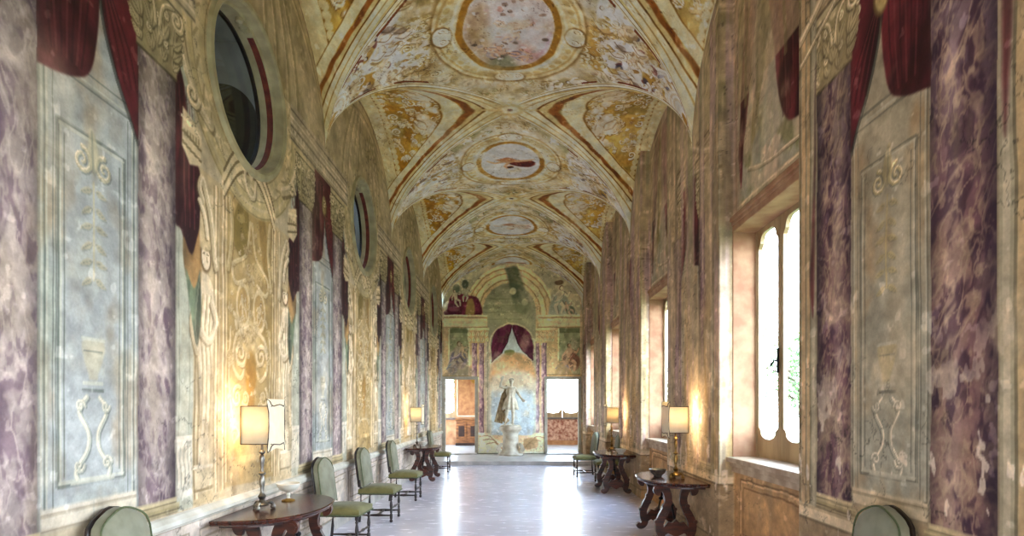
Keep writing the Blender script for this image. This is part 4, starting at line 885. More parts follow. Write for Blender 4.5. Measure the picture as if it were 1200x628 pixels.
def leaf_outline(w, h):
    """glass opening of a casement: shouldered head and a cusped foot"""
    t = .055; b = .2; pts = []
    x0, x1 = -w/2+t, w/2-t
    def arc(cx, cy, rx, ry, a0, a1, n=6): return [(cx+rx*math.cos(a0+(a1-a0)*k/n), cy+ry*math.sin(a0+(a1-a0)*k/n)) for k in range(n+1)]
    r = .1; c = .05
    pts += arc(x0+r+c, h-t-.0-r, r, r, PI, PI/2)+arc(x1-r-c, h-t-r, r, r, PI/2, 0)
    pts = [(x0, h-t-r-c)]+[(x0, h-t-r-c)]+pts+[(x1, h-t-r-c)]
    pts += [(x1, b+.12)]+arc(x1-.0, b+.12-.07, .06, .07, PI/2, PI, 4)[1:]+arc(x1-.06-.075, b+.05, .075, .06, 0, -PI, 6)[1:-1][:0]
    pts += [(x1-.06, b+.05), (x1-.1, b+.02), ((x0+x1)/2+.05, b), ((x0+x1)/2-.05, b), (x0+.1, b+.02), (x0+.06, b+.05)]
    pts += arc(x0, b+.05, .06, .07, 0, PI/2, 4)
    out = []
    for p in pts:
        if not out or math.hypot(p[0]-out[-1][0], p[1]-out[-1][1]) > 1e-4: out.append(p)
    return out
def glass_mat():
    k = NT('window_glass'); t = k.t
    tr = k.n('ShaderNodeBsdfTransparent'); gl = k.n('ShaderNodeBsdfGlossy'); gl.inputs['Roughness'].default_value = .02
    mx = k.n('ShaderNodeMixShader'); mx.inputs[0].default_value = .05; tr.inputs[0].default_value = (.97, .99, .985, 1)
    k.l(tr.outputs[0], mx.inputs[1]); k.l(gl.outputs[0], mx.inputs[2]); k.l(mx.outputs[0], k.out.inputs[0]); t.nodes.remove(k.b)
    return k.m
GLASS = glass_mat()
def casement(parent, f, w, h, handle, mat='sash'):
    """one glazed leaf in the plane f(a, b, depth); a across, b up"""
    inn = leaf_outline(w, h); n = len(inn); bm = bmesh.new()
    def outp(p):
        a, b = p; d = [(a+w/2, (-w/2, b)), (w/2-a, (w/2, b)), (h-b, (a, h)), (b, (a, 0))]
        return min(d, key=lambda q: q[0] if q[1][1] not in (0,) else q[0]*.6)[1]
    # dense rectangle matched by angle
    c = (0, h/2); outer = []
    for a, b in inn:
        dx, dy = a, b-h/2; s = min((w/2)/abs(dx) if abs(dx) > 1e-6 else 99, (h/2)/abs(dy) if abs(dy) > 1e-6 else 99)
        outer.append((dx*s, h/2+dy*s))
    corners = [(-w/2, h), (w/2, h), (w/2, 0), (-w/2, 0)]
    for cn in corners:
        k = min(range(n), key=lambda i: math.hypot(outer[i][0]-cn[0], outer[i][1]-cn[1])); outer[k] = cn
    loops = [[bm.verts.new(f(a, b, d)) for a, b in arr] for arr, d in ((outer, 0), (inn, 0), (inn, .045), (outer, .045))]
    for A, B in ((0, 1), (1, 2), (2, 3), (3, 0)):
        for i in range(n): bm.faces.new((loops[A][i], loops[A][(i+1) % n], loops[B][(i+1) % n], loops[B][i]))
    o = from_bm('casement', bm, mat, parent, smooth=None)
    bm = bmesh.new(); prism(bm, [(-w/2+.05, .15), (w/2-.05, .15), (w/2-.05, h-.045), (-w/2+.05, h-.045)], f, .018, .024)
    from_bm('pane', bm, GLASS, o, smooth=None)
    bm = bmesh.new(); tube(bm, [f(-w/2+.02, .02, -.006), f(-w/2+.02, h-.02, -.006)], .008, 6); from_bm('hinge_rod', bm, 'sash', o, smooth=None)
    if handle:
        bm = bmesh.new(); tube(bm, [f(w/2-.03, h*.36, -.012), f(w/2-.03, h*.46, -.012)], .012, 8); tube(bm, [f(w/2-.03, h*.41, -.01), f(w/2-.03, h*.41, -.05), f(w/2-.1, h*.39, -.055)], .011, 8)
        from_bm('handle', bm, 'iron', o)
    return o
def build_windows():
    n = 1
    for k in range(-1, 4):
        y0, y1 = R0+k*BAY+WY0, R0+k*BAY+WY1
        r = empty('window_%d' % n, (XR, (y0+y1)/2, WH0), kind='structure'); n += 1
        L = lambda x, y, z: (x-XR, y-(y0+y1)/2, z-WH0)
        D = XR+.24
        bm = bmesh.new()                                          # splayed reveal lined with plaster
        for a, b in (((XR-.02, y1-.005, WH0), (D+.05, y1+.12, WH1+.1)), ((XR-.02, y0-.12, WH0), (D+.05, y0+.005, WH1+.1)), ((XR-.02, y0-.1, WH1-.005), (D+.05, y1+.1, WH1+.13))): box(bm, L(*a), L(*b), .012)
        from_bm('reveal', bm, 'reveal', r, smooth=None)
        bm = bmesh.new(); box(bm, L(XR-.09, y0-.14, WH0-.05), L(D+.05, y1+.14, WH0+.005), .012); box(bm, L(XR-.05, y0-.1, WH0-.1), L(XR+.02, y1+.1, WH0-.05), .012); box(bm, L(XR-.03, y0-.06, WH0-.16), L(XR+.02, y1+.06, WH0-.1), .01)
        from_bm('sill', bm, 'sill', r, smooth=None)
        bm = bmesh.new(); box(bm, L(XR-.05, y0-.14, WH1+.1), L(XR+.02, y1+.14, WH1+.15), .01); box(bm, L(XR-.03, y0-.12, WH1+.06), L(XR+.02, y1+.12, WH1+.1), .01); from_bm('lintel', bm, 'reveal', r, smooth=None)
        w = (y1-y0)/3; h = WH1-WH0-.02
        for j, sg in ((-1, -1), (0, -1), (1, 1)):
            yc = (y0+y1)/2+j*w
            casement(r, lambda a, b, d, yc=yc, sg=sg: L(D+d, yc-a*sg, WH0+.01+b), w-.006, h, j > 0)
    return n
def build_oculi(n):
    for k in range(-1, 4):
        yc = 5.25+k*BAY; zc = 4.5; R = .69
        r = empty('window_%d' % n, (XL, yc, zc), kind='structure'); n += 1
        ax = Matrix(((0, 0, -1, 0), (1, 0, 0, 0), (0, 1, 0, 0), (0, 0, 0, 1))).to_3x3()
        def ring(prof, name, mat, seg=72, a0=0, a1=2*PI, par=r):
            bm = bmesh.new(); full = abs(a1-a0-2*PI) < 1e-6; m = seg if full else max(4, int(seg*(a1-a0)/(2*PI)))
            cols = [[bm.verts.new((-d, q*math.cos(a0+(a1-a0)*i/m), q*math.sin(a0+(a1-a0)*i/m))) for q, d in prof] for i in range(m if full else m+1)]
            for i in range(len(cols) if full else m):
                A, B = cols[i], cols[(i+1) % len(cols)]
                for j in range(len(prof)): bm.faces.new((A[j], A[(j+1) % len(prof)], B[(j+1) % len(prof)], B[j]))
            if not full: bm.faces.new(cols[0]); bm.faces.new(cols[-1][::-1])
            return from_bm(name, bm, mat, par, smooth=.7)
        ring([(R+.07, -.005), (R+.06, -.03), (R+.02, -.035), (R, -.02), (R-.005, .06), (R-.03, .07), (R-.03, .24), (R+.1, .24), (R+.1, .02)], 'frame', 'cream')
        ring([(R-.025, .075), (R-.036, .08), (R-.036, .135), (R-.025, .14)], 'red_band', 'brick', a0=-1.15, a1=1.25)
        ring([(R-.025, .205), (R-.05, .21), (R-.05, .24), (R-.025, .24)], 'inner_rim', 'darkwood')
        bm = bmesh.new()                                          # carved knot on the inner band
        for j in range(5):
            a = 1.38+j*.055; lathe(bm, [(.0, -.03), (.03, -.02), (.036, 0), (.03, .02), (.0, .03)], 10, (-.1-.02*(j % 2), (R-.045)*math.cos(a), (R-.045)*math.sin(a)))
        from_bm('carved_knot', bm, 'cream', r)
        bm = bmesh.new(); prism(bm, [((R-.03)*math.cos(2*PI*i/48), (R-.03)*math.sin(2*PI*i/48)) for i in range(48)], lambda a, b, t: (t, a, b), -.222, -.228); from_bm('pane', bm, GLASS, r, smooth=None)
        # dim passage behind the opening, with a near-black slab standing in for the shade inside an arch
        bm = bmesh.new()
        box(bm, (-1.5, -1.2, -1.3), (-1.42, 1.2, 1.3)); box(bm, (-1.42, -1.2, -1.3), (-.245, 1.2, -1.22)); box(bm, (-1.42, -1.2, 1.22), (-.47, 1.2, 1.3)); box(bm, (-.4, -1.2, 1.22), (-.245, 1.2, 1.3)); box(bm, (-1.42, -1.28, -1.3), (-.245, -1.2, 1.3)); box(bm, (-1.42, 1.2, -1.3), (-.245, 1.28, 1.3))  # slit left in the passage top, added to let sky light in
        from_bm('passage', bm, 'greywall', r, smooth=None)
        bm = bmesh.new(); o = [(-1.35, -1.2), (-.47, -1.2)]+[(-.91+.44*math.cos(PI*i/24), .28+.46*math.sin(PI*i/24)) for i in range(25)]
        prism(bm, o, lambda a, b, t: (a, t, b), 1.17, 1.21); from_bm('arch_shade', bm, 'dark', r, smooth=None)
    return n
# ------------------------------------------------------------------ rooms beyond the end doors
def build_end_room(n):
    y0, y1, zf, zt = YEND+.02, 23.5, .12, 3.5
    wl = ((-3.6, -2.42, 1.2, 3.1), (1.22, 2.68, 1.22, 3.2))
    bm = bmesh.new(); box(bm, (-4.2, YEND, zf-.1), (3.6, y1+.2, zf)); tag(from_bm('floor_end_room', bm, MAT['step'], smooth=None), kind='structure')
    bm = bmesh.new(); box(bm, (-4.2, YEND+.03, zt), (3.6, y1+.2, zt+.1)); tag(from_bm('ceiling_end_room', bm, 'roompale', smooth=None), kind='structure')
    bm = bmesh.new()
    xs = [-4.2, wl[0][0], wl[0][1], wl[1][0], wl[1][1], 3.6]
    for i in range(5):
        if i in (1, 3):
            w = wl[0] if i == 1 else wl[1]
            box(bm, (xs[i], y1, zf), (xs[i+1], y1+.2, w[2])); box(bm, (xs[i], y1, w[3]), (xs[i+1], y1+.2, zt))
        else: box(bm, (xs[i], y1, zf), (xs[i+1], y1+.2, zt))
    tag(from_bm('wall_end_room', bm, 'roomwall', smooth=None), kind='structure')
    for nm, x in (('wall_end_room_left', -4.2), ('wall_end_room_right', 3.5)):
        bm = bmesh.new()
        if x < 0:
            box(bm, (x, YEND, zf), (x+.1, y0+1.0, zt)); box(bm, (x, y1-1.0, zf), (x+.1, y1, zt)); box(bm, (x, y0+1, zf), (x+.1, y1-1, .9)); box(bm, (x, y0+1, 3.1), (x+.1, y1-1, zt))  # unseen side opening added to light the end room
        else: box(bm, (x, YEND, zf), (x+.1, y1, zt))
        tag(from_bm(nm, bm, 'roompale', smooth=None), kind='structure')
    bm = bmesh.new(); 
    for a, b in (((-4.2, YEND+.03, zf), (DL[0]-.03, YEND+.13, zt)), ((DL[1]+.03, YEND+.03, zf), (DR[0]-.03, YEND+.13, zt)), ((DR[1]+.03, YEND+.03, zf), (3.6, YEND+.13, zt)), ((DL[0]-.03, YEND+.03, DH+.03), (DL[1]+.03, YEND+.13, zt)), ((DR[0]-.03, YEND+.03, DH+.03), (DR[1]+.03, YEND+.13, zt))): box(bm, a, b)
    tag(from_bm('wall_end_room_front', bm, 'roompale', smooth=None), kind='structure')
    for (a, b) in (DL, DR):                                       # door linings
        i = 1 if a < 0 else 2
        bm = bmesh.new()
        box(bm, (a-.09, YEND-.045, .1), (a+.012, YEND+.14, DH), .008); box(bm, (b-.012, YEND-.045, .1), (b+.09, YEND+.14, DH), .008); box(bm, (a-.09, YEND-.045, DH-.012), (b+.09, YEND+.14, DH+.08), .008)
        tag(from_bm('door_%d' % i, bm, M('door_lining_%d' % i, '#a09888', '#bcb4a2', 6, .6), smooth=None), kind='structure', label='pale frame of the %s doorway in the end wall' % ('left', 'right')[i-1])
    for w in wl:
        r = empty('window_%d' % n, ((w[0]+w[1])/2, y1+.1, w[2]), kind='structure'); n += 1
        W = (w[1]-w[0])/2; h = w[3]-w[2]
        for sg in (1, -1): casement(r, lambda a, b, d, sg=sg: (sg*W/2-a*sg, d, b), W-.01, h, sg > 0)
        bm = bmesh.new(); box(bm, (-W-.06, -.18, -.06), (W+.06, .02, .02), .01); from_bm('sill', bm, M('dark_sill_%d' % n, '#5f5048', '#7a6a60', 6, .5), r, smooth=None)
    bm = bmesh.new(); box(bm, (1.26, y1-.035, .3), (2.62, y1-.002, 1.14), .01); tag(from_bm('trim_4', bm, 'redmarble', smooth=None), kind='structure', label='red and white marble panel under the right end-room window')
    # painted wall panel: warm frame with two roundels, built as shallow mouldings
    p = empty('wall_panel', (-1.9, y1-.01, 1.3), label='terracotta wall panel with round medallion seen through the left doorway', cat='wall panel')
    bm = bmesh.new(); box(bm, (-.42, -.03, 0), (.62, 0, 1.9), .012); from_bm('panel_field', bm, M('panel_field', '#9a5f3a', '#c08a5a', 5, .7), p, smooth=None)
    bm = bmesh.new()
    for a, b in (((-.46, -.05, -.04), (-.4, 0, 1.94)), ((.6, -.05, -.04), (.66, 0, 1.94)), ((-.46, -.05, 1.88), (.66, 0, 1.94)), ((-.46, -.05, -.04), (.66, 0, .02))): box(bm, a, b, .01)
    from_bm('panel_moulding', bm, 'roompale', p, smooth=None)
    bm = bmesh.new(); lathe(bm, [(0, -.0), (.2, 0), (.2, .03), (.17, .045), (.14, .03), (0, .03)], 28, (.3, -.03, 1.5), Matrix.Rotation(PI/2, 3, 'X')); from_bm('medallion', bm, M('medallion_ochre', '#8a5a1c', '#b98a3c', 8, .6), p)
    c = empty('cabinet', (-1.92, y1-.3, zf), label='inlaid walnut cabinet standing inside the left end doorway', cat='cabinet')
    bm = bmesh.new(); box(bm, (-.42, -.2, .1), (.5, .24, 1.02), .01); from_bm('body', bm, 'inlay', c, smooth=None)
    bm = bmesh.new(); box(bm, (-.46, -.25, 1.02), (.54, .24, 1.08), .015); from_bm('cabinet_top', bm, 'inlay', c, smooth=None)
    for x in (-.2, .28):
        bm = bmesh.new(); box(bm, (x-.2, -.225, .22), (x+.2, -.195, .92), .01); d = from_bm('door', bm, 'inlay', c, smooth=None)
        bm = bmesh.new(); box(bm, (x-.12, -.235, .36), (x+.12, -.22, .78), .008); from_bm('inlay_panel', bm, 'inlaydark', d, smooth=None)
    bm = bmesh.new(); box(bm, (-.44, -.22, 0), (.52, .24, .1), .02); from_bm('plinth', bm, 'inlaydark', c, smooth=None)
    return n
# ------------------------------------------------------------------ furniture
def make_table():
    t = empty('console_table', (0, 0, 0))
    D, Lh = .66, .71                                              # depth from the wall, half length
    def outline(e): return [((D+e)*abs(math.cos(a))**.72, (Lh+e)*math.copysign(abs(math.sin(a))**.86, math.sin(a))) for a in [(-PI/2+PI*i/36) for i in range(37)]]
    bm = bmesh.new(); prev = None
    lv = [(-.012, .705), (.0, .71), (.006, .718), (.0, .728), (.012, .732), (.016, .742), (.006, .75)]
    rings = [[bm.verts.new((max(a, 0), b, h)) for a, b in outline(e)] for e, h in lv]
    for A, B in zip(rings, rings[1:]):
        for i in range(len(A)-1): bm.faces.new((A[i], A[i+1], B[i+1], B[i]))
        bm.faces.new((A[-1], A[0], B[0], B[-1]))
    bm.faces.new(rings[-1]); bm.faces.new(rings[0][::-1]); from_bm('tabletop', bm, 'walnut_top', t, smooth=.5)
    bm = bmesh.new(); 
    o = [((D-.09)*abs(math.cos(a))**.72, (Lh-.1)*math.copysign(abs(math.sin(a))**.86, math.sin(a))) for a in [(-PI/2+PI*i/24) for i in range(25)]]
    prism(bm, [(a+.02, b) for a, b in o], lambda a, b, h: (a, b, h), .675, .706); from_bm('apron', bm, 'walnut', t, smooth=None)
    S_ = cat_rom([(.50, .60, .02), (.535, .615, .032), (.545, .655, .036), (.50, .675, .04), (.445, .66, .046), (.415, .60, .045), (.405, .52, .042), (.43, .43, .043), (.475, .34, .045), (.51, .25, .047), (.505, .165, .048), (.49, .11, .045), (.515, .06, .042), (.56, .045, .036), (.585, .075, .024)], 5)
    for y in (-.43, .43):
        for mir in (0, 1):
            bm = bmesh.new(); g = (lambda a, b, t_: (a, t_, b)) if not mir else (lambda a, b, t_: (.63-a, t_, b))
            ribbon(bm, S_, g, y-.026, y+.026)
            for a, b, r_ in ((.525, .645, .038), (.452, .455, .026), (.545, .27, .024), (.43, .36, .02), (.565, .062, .034)):
                p = g(a, b, 0); prism(bm, [(p[0]+r_*math.cos(2*PI*i/14), p[2]+r_*math.sin(2*PI*i/14)) for i in range(14)], lambda a_, b_, t_: (a_, t_, b_), y-.032, y+.032)
            from_bm('leg', bm, 'walnut', t, smooth=.6)
        bm = bmesh.new()
        prism(bm, [(.09, .13), (.16, .10), (.22, .135), (.315, .09), (.41, .135), (.47, .10), (.54, .13), (.53, .22), (.46, .205), (.41, .27), (.36, .255), (.315, .30), (.27, .255), (.22, .27), (.17, .205), (.10, .22)], lambda a, b, t_: (a, t_, b), y-.024, y+.024)
        from_bm('trestle_board', bm, 'walnut', t, smooth=None)
    for sg in (-1, 1):
        bm = bmesh.new(); pts = cat_rom([(.315, sg*.42, .24), (.315, sg*.33, .36), (.315, sg*.26, .44), (.315, sg*.18, .56), (.315, sg*.06, .69)], 6); tube(bm, pts, .013, 8)
        lathe(bm, [(.0, -.03), (.026, -.015), (.03, 0), (.026, .015), (0, .03)], 10, (.315, sg*.26, .44)); from_bm('stretcher', bm, 'iron', t)
    return t
def make_chair():
    c = empty('side_chair', (0, 0, 0))
    W, D = .235, .235
    turn = [(.014, 0), (.022, .01), (.024, .03), (.014, .045), (.021, .06), (.022, .1), (.021, .115), (.013, .13), (.019, .15), (.012, .17), (.017, .2), (.022, .24), (.017, .28), (.012, .31), (.02, .33), (.013, .345), (.022, .36), (.022, .415)]
    for sy in (-1, 1):
        bm = bmesh.new(); lathe(bm, turn, 12, (.215, sy*(W-.02), 0)); from_bm('leg', bm, 'darkwood', c)
        bm = bmesh.new(); tube(bm, [(-.245, sy*(W-.025), 0), (-.225, sy*(W-.025), .2), (-.22, sy*(W-.025), .45), (-.235, sy*(W-.025), .6)], .019, 8); from_bm('leg', bm, 'darkwood', c)
        bm = bmesh.new(); tube(bm, [(-.225, sy*(W-.025), .1), (-.1, sy*(W-.025), .1), (0, sy*(W-.025), .1), (.1, sy*(W-.025), .1), (.21, sy*(W-.02), .1)], [.01, .014, .02, .014, .01], 8); from_bm('stretcher', bm, 'darkwood', c)
    for x in (.215, -.0):
        bm = bmesh.new(); z = .2 if x > .1 else .1; tube(bm, [(x, -W+.025, z), (x, -.14, z), (x, -.07, z), (x, 0, z), (x, .07, z), (x, .14, z), (x, W-.025, z)], [.01, .016, .01, .021, .01, .016, .01], 8); from_bm('stretcher', bm, 'darkwood', c)
    bm = bmesh.new(); box(bm, (-D-.01, -W, .39), (D+.01, W, .435), .006); from_bm('seat_frame', bm, 'darkwood', c, smooth=None)
    bm = bmesh.new(); n = 12                                     # domed seat cushion
    def sp(i, j):
        u, v = -1+2*i/n, -1+2*j/n; return ((D+.02)*u*(1-.02*v*v), (W+.015)*v*(1-.02*u*u), .47+.045*(1-u**4)*(1-v**4))
    g = [[bm.verts.new(sp(i, j)) for j in range(n+1)] for i in range(n+1)]
    for i in range(n):
        for j in range(n): bm.faces.new((g[i][j], g[i+1][j], g[i+1][j+1], g[i][j+1]))
    rim = [g[i][0] for i in range(n)]+[g[n][j] for j in range(n)]+[g[i][n] for i in range(n, 0, -1)]+[g[0][j] for j in range(n, 0, -1)]
    r2 = [bm.verts.new((v.co.x*1.01, v.co.y*1.01, .435)) for v in rim]; r3 = [bm.verts.new((v.co.x*.98, v.co.y*.98, .405)) for v in rim]
    m = len(rim)
    for i in range(m):
        k = (i+1) % m; bm.faces.new((rim[i], rim[k], r2[k], r2[i])); bm.faces.new((r2[i], r2[k], r3[k], r3[i]))
    bm.faces.new(r3[::-1]); seat = from_bm('seat', bm, 'velvet', c, smooth=1.2)
    bm = bmesh.new(); P = [(v*1.012) for v in (1,)]
    loop = [(-D-.02, -W-.016), (D+.02, -W-.016), (D+.02, W+.016), (-D-.02, W+.016)]
    for a, b in zip(loop, loop[1:]+loop[:1]): tube(bm, [(a[0], a[1], .41), (b[0], b[1], .41)], .008, 6)
    from_bm('braid', bm, 'welt', seat)
    # arched upholstered back, gently raked
    ol = [(-.225, .50), (-.225, .86)]+[(-.225+.0, .9), (-.205, .955), (-.165, .99), (-.12, 1.012), (-.06, 1.035), (0, 1.045), (.06, 1.035), (.12, 1.012), (.165, .99), (.205, .955), (.225, .9)]+[(.225, .86), (.225, .50)]
    rake = lambda z: -.225-(z-.5)*.13
    def back(bm, sc, d0, d1, pillow):
        cx, cz = 0, .77; m = len(ol); lay = []
        for s_, d in ((sc*1.0, d0), (sc, d0+(d1-d0)*.5), (sc*.965, d1-.006), (sc*.86, d1+pillow*.6), (sc*.6, d1+pillow), (sc*.25, d1+pillow*1.1)):
            lay.append([bm.verts.new((rake(cz+(z-cz)*s_)+d, y*s_, cz+(z-cz)*s_)) for y, z in ol])
        for A, B in zip(lay, lay[1:]):
            for i in range(m): bm.faces.new((A[i], A[(i+1) % m], B[(i+1) % m], B[i]))
        bm.faces.new(lay[0][::-1]); bm.faces.new(lay[-1])
    bm = bmesh.new(); back(bm, 1., -.005, .05, .022); b = from_bm('backrest', bm, 'velvet_pale', c, smooth=1.)
    bm = bmesh.new(); back(bm, 1.015, -.035, -.008, .0); from_bm('back_frame', bm, 'darkwood', c, smooth=.6)
    bm = bmesh.new(); tube(bm, [(rake(z)+.05, y*.99, .77+(z-.77)*.99) for y, z in cat_rom(ol, 3)], .006, 6); from_bm('braid', bm, 'welt', b)
    return c
def make_lamp(metal):
    l = empty('table_lamp', (0, 0, 0))
    bm = bmesh.new(); lathe(bm, [(.0, .03), (.05, .03), (.06, .045), (.04, .06), (.025, .08), (.02, .09)], 20); from_bm('base', bm, metal, l)
    for k in range(3):
        a = k*2*PI/3+PI/6; bm = bmesh.new()
        tube(bm, cat_rom([(.03*math.cos(a), .03*math.sin(a), .05), (.07*math.cos(a), .07*math.sin(a), .055), (.09*math.cos(a), .09*math.sin(a), .03), (.085*math.cos(a), .085*math.sin(a), .012)], 4), .014, 8)
        lathe(bm, [(.0, 0), (.018, .003), (.024, .018), (.018, .032), (0, .036)], 12, (.088*math.cos(a), .088*math.sin(a), 0)); from_bm('foot', bm, metal, l)
    bm = bmesh.new(); lathe(bm, [(.02, .08), (.03, .1), (.034, .115), (.022, .13), (.013, .15), (.018, .19), (.026, .24), (.02, .27), (.012, .29), (.028, .3), (.03, .31), (.014, .325), (.012, .36), (.019, .4), (.024, .43), (.016, .46), (.01, .47), (.026, .485), (.026, .495), (.012, .51), (.009, .56)], 18); from_bm('stem', bm, metal, l)
    sh = bpy.data.materials.get('parchment') or parchment()
    # shade: parchment drum open to the wall, with a scalloped screen towards the room (+X)
    bm = bmesh.new(); pr = [(-.12, -.135), (.02, -.14), (.12, -.14), (.135, -.125)]; pr = cat_rom(pr, 4); pr = pr+[(a, -b) for a, b in pr[::-1]]
    for z0, z1, e in ((.565, .885, 0),):
        A = [bm.verts.new((a, b, z0)) for a, b in pr]; B = [bm.verts.new((a, b, z1)) for a, b in pr]
        for i in range(len(pr)-1): bm.faces.new((A[i], A[i+1], B[i+1], B[i]))
    o = from_bm('lamp_shade', bm, sh, l, smooth=.8, fix=True); md = o.modifiers.new('thick', 'SOLIDIFY'); md.thickness = .003
    half = [(0, .90), (.05, .895), (.1, .885), (.13, .895), (.15, .925), (.185, .945), (.18, .89), (.165, .83), (.163, .72), (.168, .62), (.18, .545), (.175, .50), (.15, .515), (.13, .55), (.1, .565), (.05, .56), (0, .555)]
    scr = [(y, z) for y, z in half]+[(-y, z) for y, z in half[::-1][1:-1]]
    bend = lambda y: .15-.9*y*y
    bm = bmesh.new(); prism(bm, scr, lambda a, b, t: (bend(a)+t, a, b), 0, .004); bmesh.ops.triangulate(bm, faces=bm.faces); from_bm('shade_screen', bm, sh, l, smooth=None)
    bm = bmesh.new(); tube(bm, [(bend(y)+.002, y, z) for y, z in scr+scr[:1]], .0045, 6); from_bm('shade_binding', bm, 'trimbrown', l)
    bm = bmesh.new()
    for z in (.566, .884): tube(bm, [(a, b, z) for a, b in pr], .004, 6)
    for sg in (-1, 1): tube(bm, [(-.12, sg*.135, .565), (-.12, sg*.135, .885)], .004, 6)
    from_bm('shade_trim', bm, 'trimbrown', l)
    bm = bmesh.new(); lathe(bm, [(.0, .64), (.016, .64), (.018, .665), (.03, .7), (.033, .725), (.026, .75), (0, .76)], 14); from_bm('bulb', bm, MAT['bulb'], l)
    bm = bmesh.new(); lathe(bm, [(.012, .555), (.016, .57), (.016, .64)], 12); tube(bm, [(-.12, 0, .6), (0, 0, .6), (.14, 0, .6)], .003, 6); from_bm('lamp_holder', bm, metal, l)
    return l
def parchment():
    k = NT('parchment'); b = k.b; b.inputs['Base Color'].default_value = (*lin('#efe4c6'), 1); b.inputs['Roughness'].default_value = .7
    tc = k.n('ShaderNodeTexCoord'); nz = k.n('ShaderNodeTexNoise'); nz.inputs['Scale'].default_value = 14; k.l(tc.outputs['Object'], nz.inputs[0])
    r = k.n('ShaderNodeValToRGB'); r.color_ramp.elements[0].color = (*lin('#e8d8b2'), 1); r.color_ramp.elements[1].color = (*lin('#f4ead0'), 1); k.l(nz.outputs[0], r.inputs[0]); k.l(r.outputs[0], b.inputs['Base Color'])
    tl = k.n('ShaderNodeBsdfTranslucent'); k.l(r.outputs[0], tl.inputs[0]); mx = k.n('ShaderNodeMixShader'); mx.inputs[0].default_value = .28
    k.l(b.outputs[0], mx.inputs[1]); k.l(tl.outputs[0], mx.inputs[2]); k.l(mx.outputs[0], k.out.inputs[0]); return k.m
MAT['bulb'] = emit_mat('bulb_glow', '#ffe0b0', 6.)
def lamp_light(x, y, z, e):
    L = bpy.data.lights.new('bulb_light', 'POINT'); L.energy = e; L.color = (1., .82, .56); L.shadow_soft_size = .035
    o = bpy.data.objects.new('bulb_light', L); o.location = (x, y, z); COL.objects.link(o)
def make_urn():
    u = empty('footed_bowl', (0, 0, 0))
    bm = bmesh.new(); lathe(bm, [(.0, .012), (.02, .015), (.012, .04), (.018, .06), (.012, .075), (.03, .085), (.075, .105), (.1, .14), (.104, .155), (.112, .16), (.108, .166), (.096, .16), (.09, .14), (.06, .115), (.0, .105)], 28); from_bm('bowl', bm, 'ceramic', u)
    bm = bmesh.new(); lathe(bm, [(.06, 0), (.062, .008), (.05, .014), (.03, .02), (.012, .028), (0, .03)], 24); from_bm('foot', bm, 'gilt', u)
    return u
def make_bowl(mat):
    u = empty('low_bowl', (0, 0, 0))
    bm = bmesh.new(); lathe(bm, [(.0, .02), (.045, .022), (.085, .05), (.105, .09), (.112, .092), (.11, .086), (.1, .08), (.09, .05), (.05, .014), (0, .013)], 26); from_bm('bowl', bm, mat, u)
    bm = bmesh.new(); lathe(bm, [(.05, 0), (.052, .006), (.04, .014), (.042, .02), (0, .02)], 22); from_bm('foot', bm, mat, u)
    return u
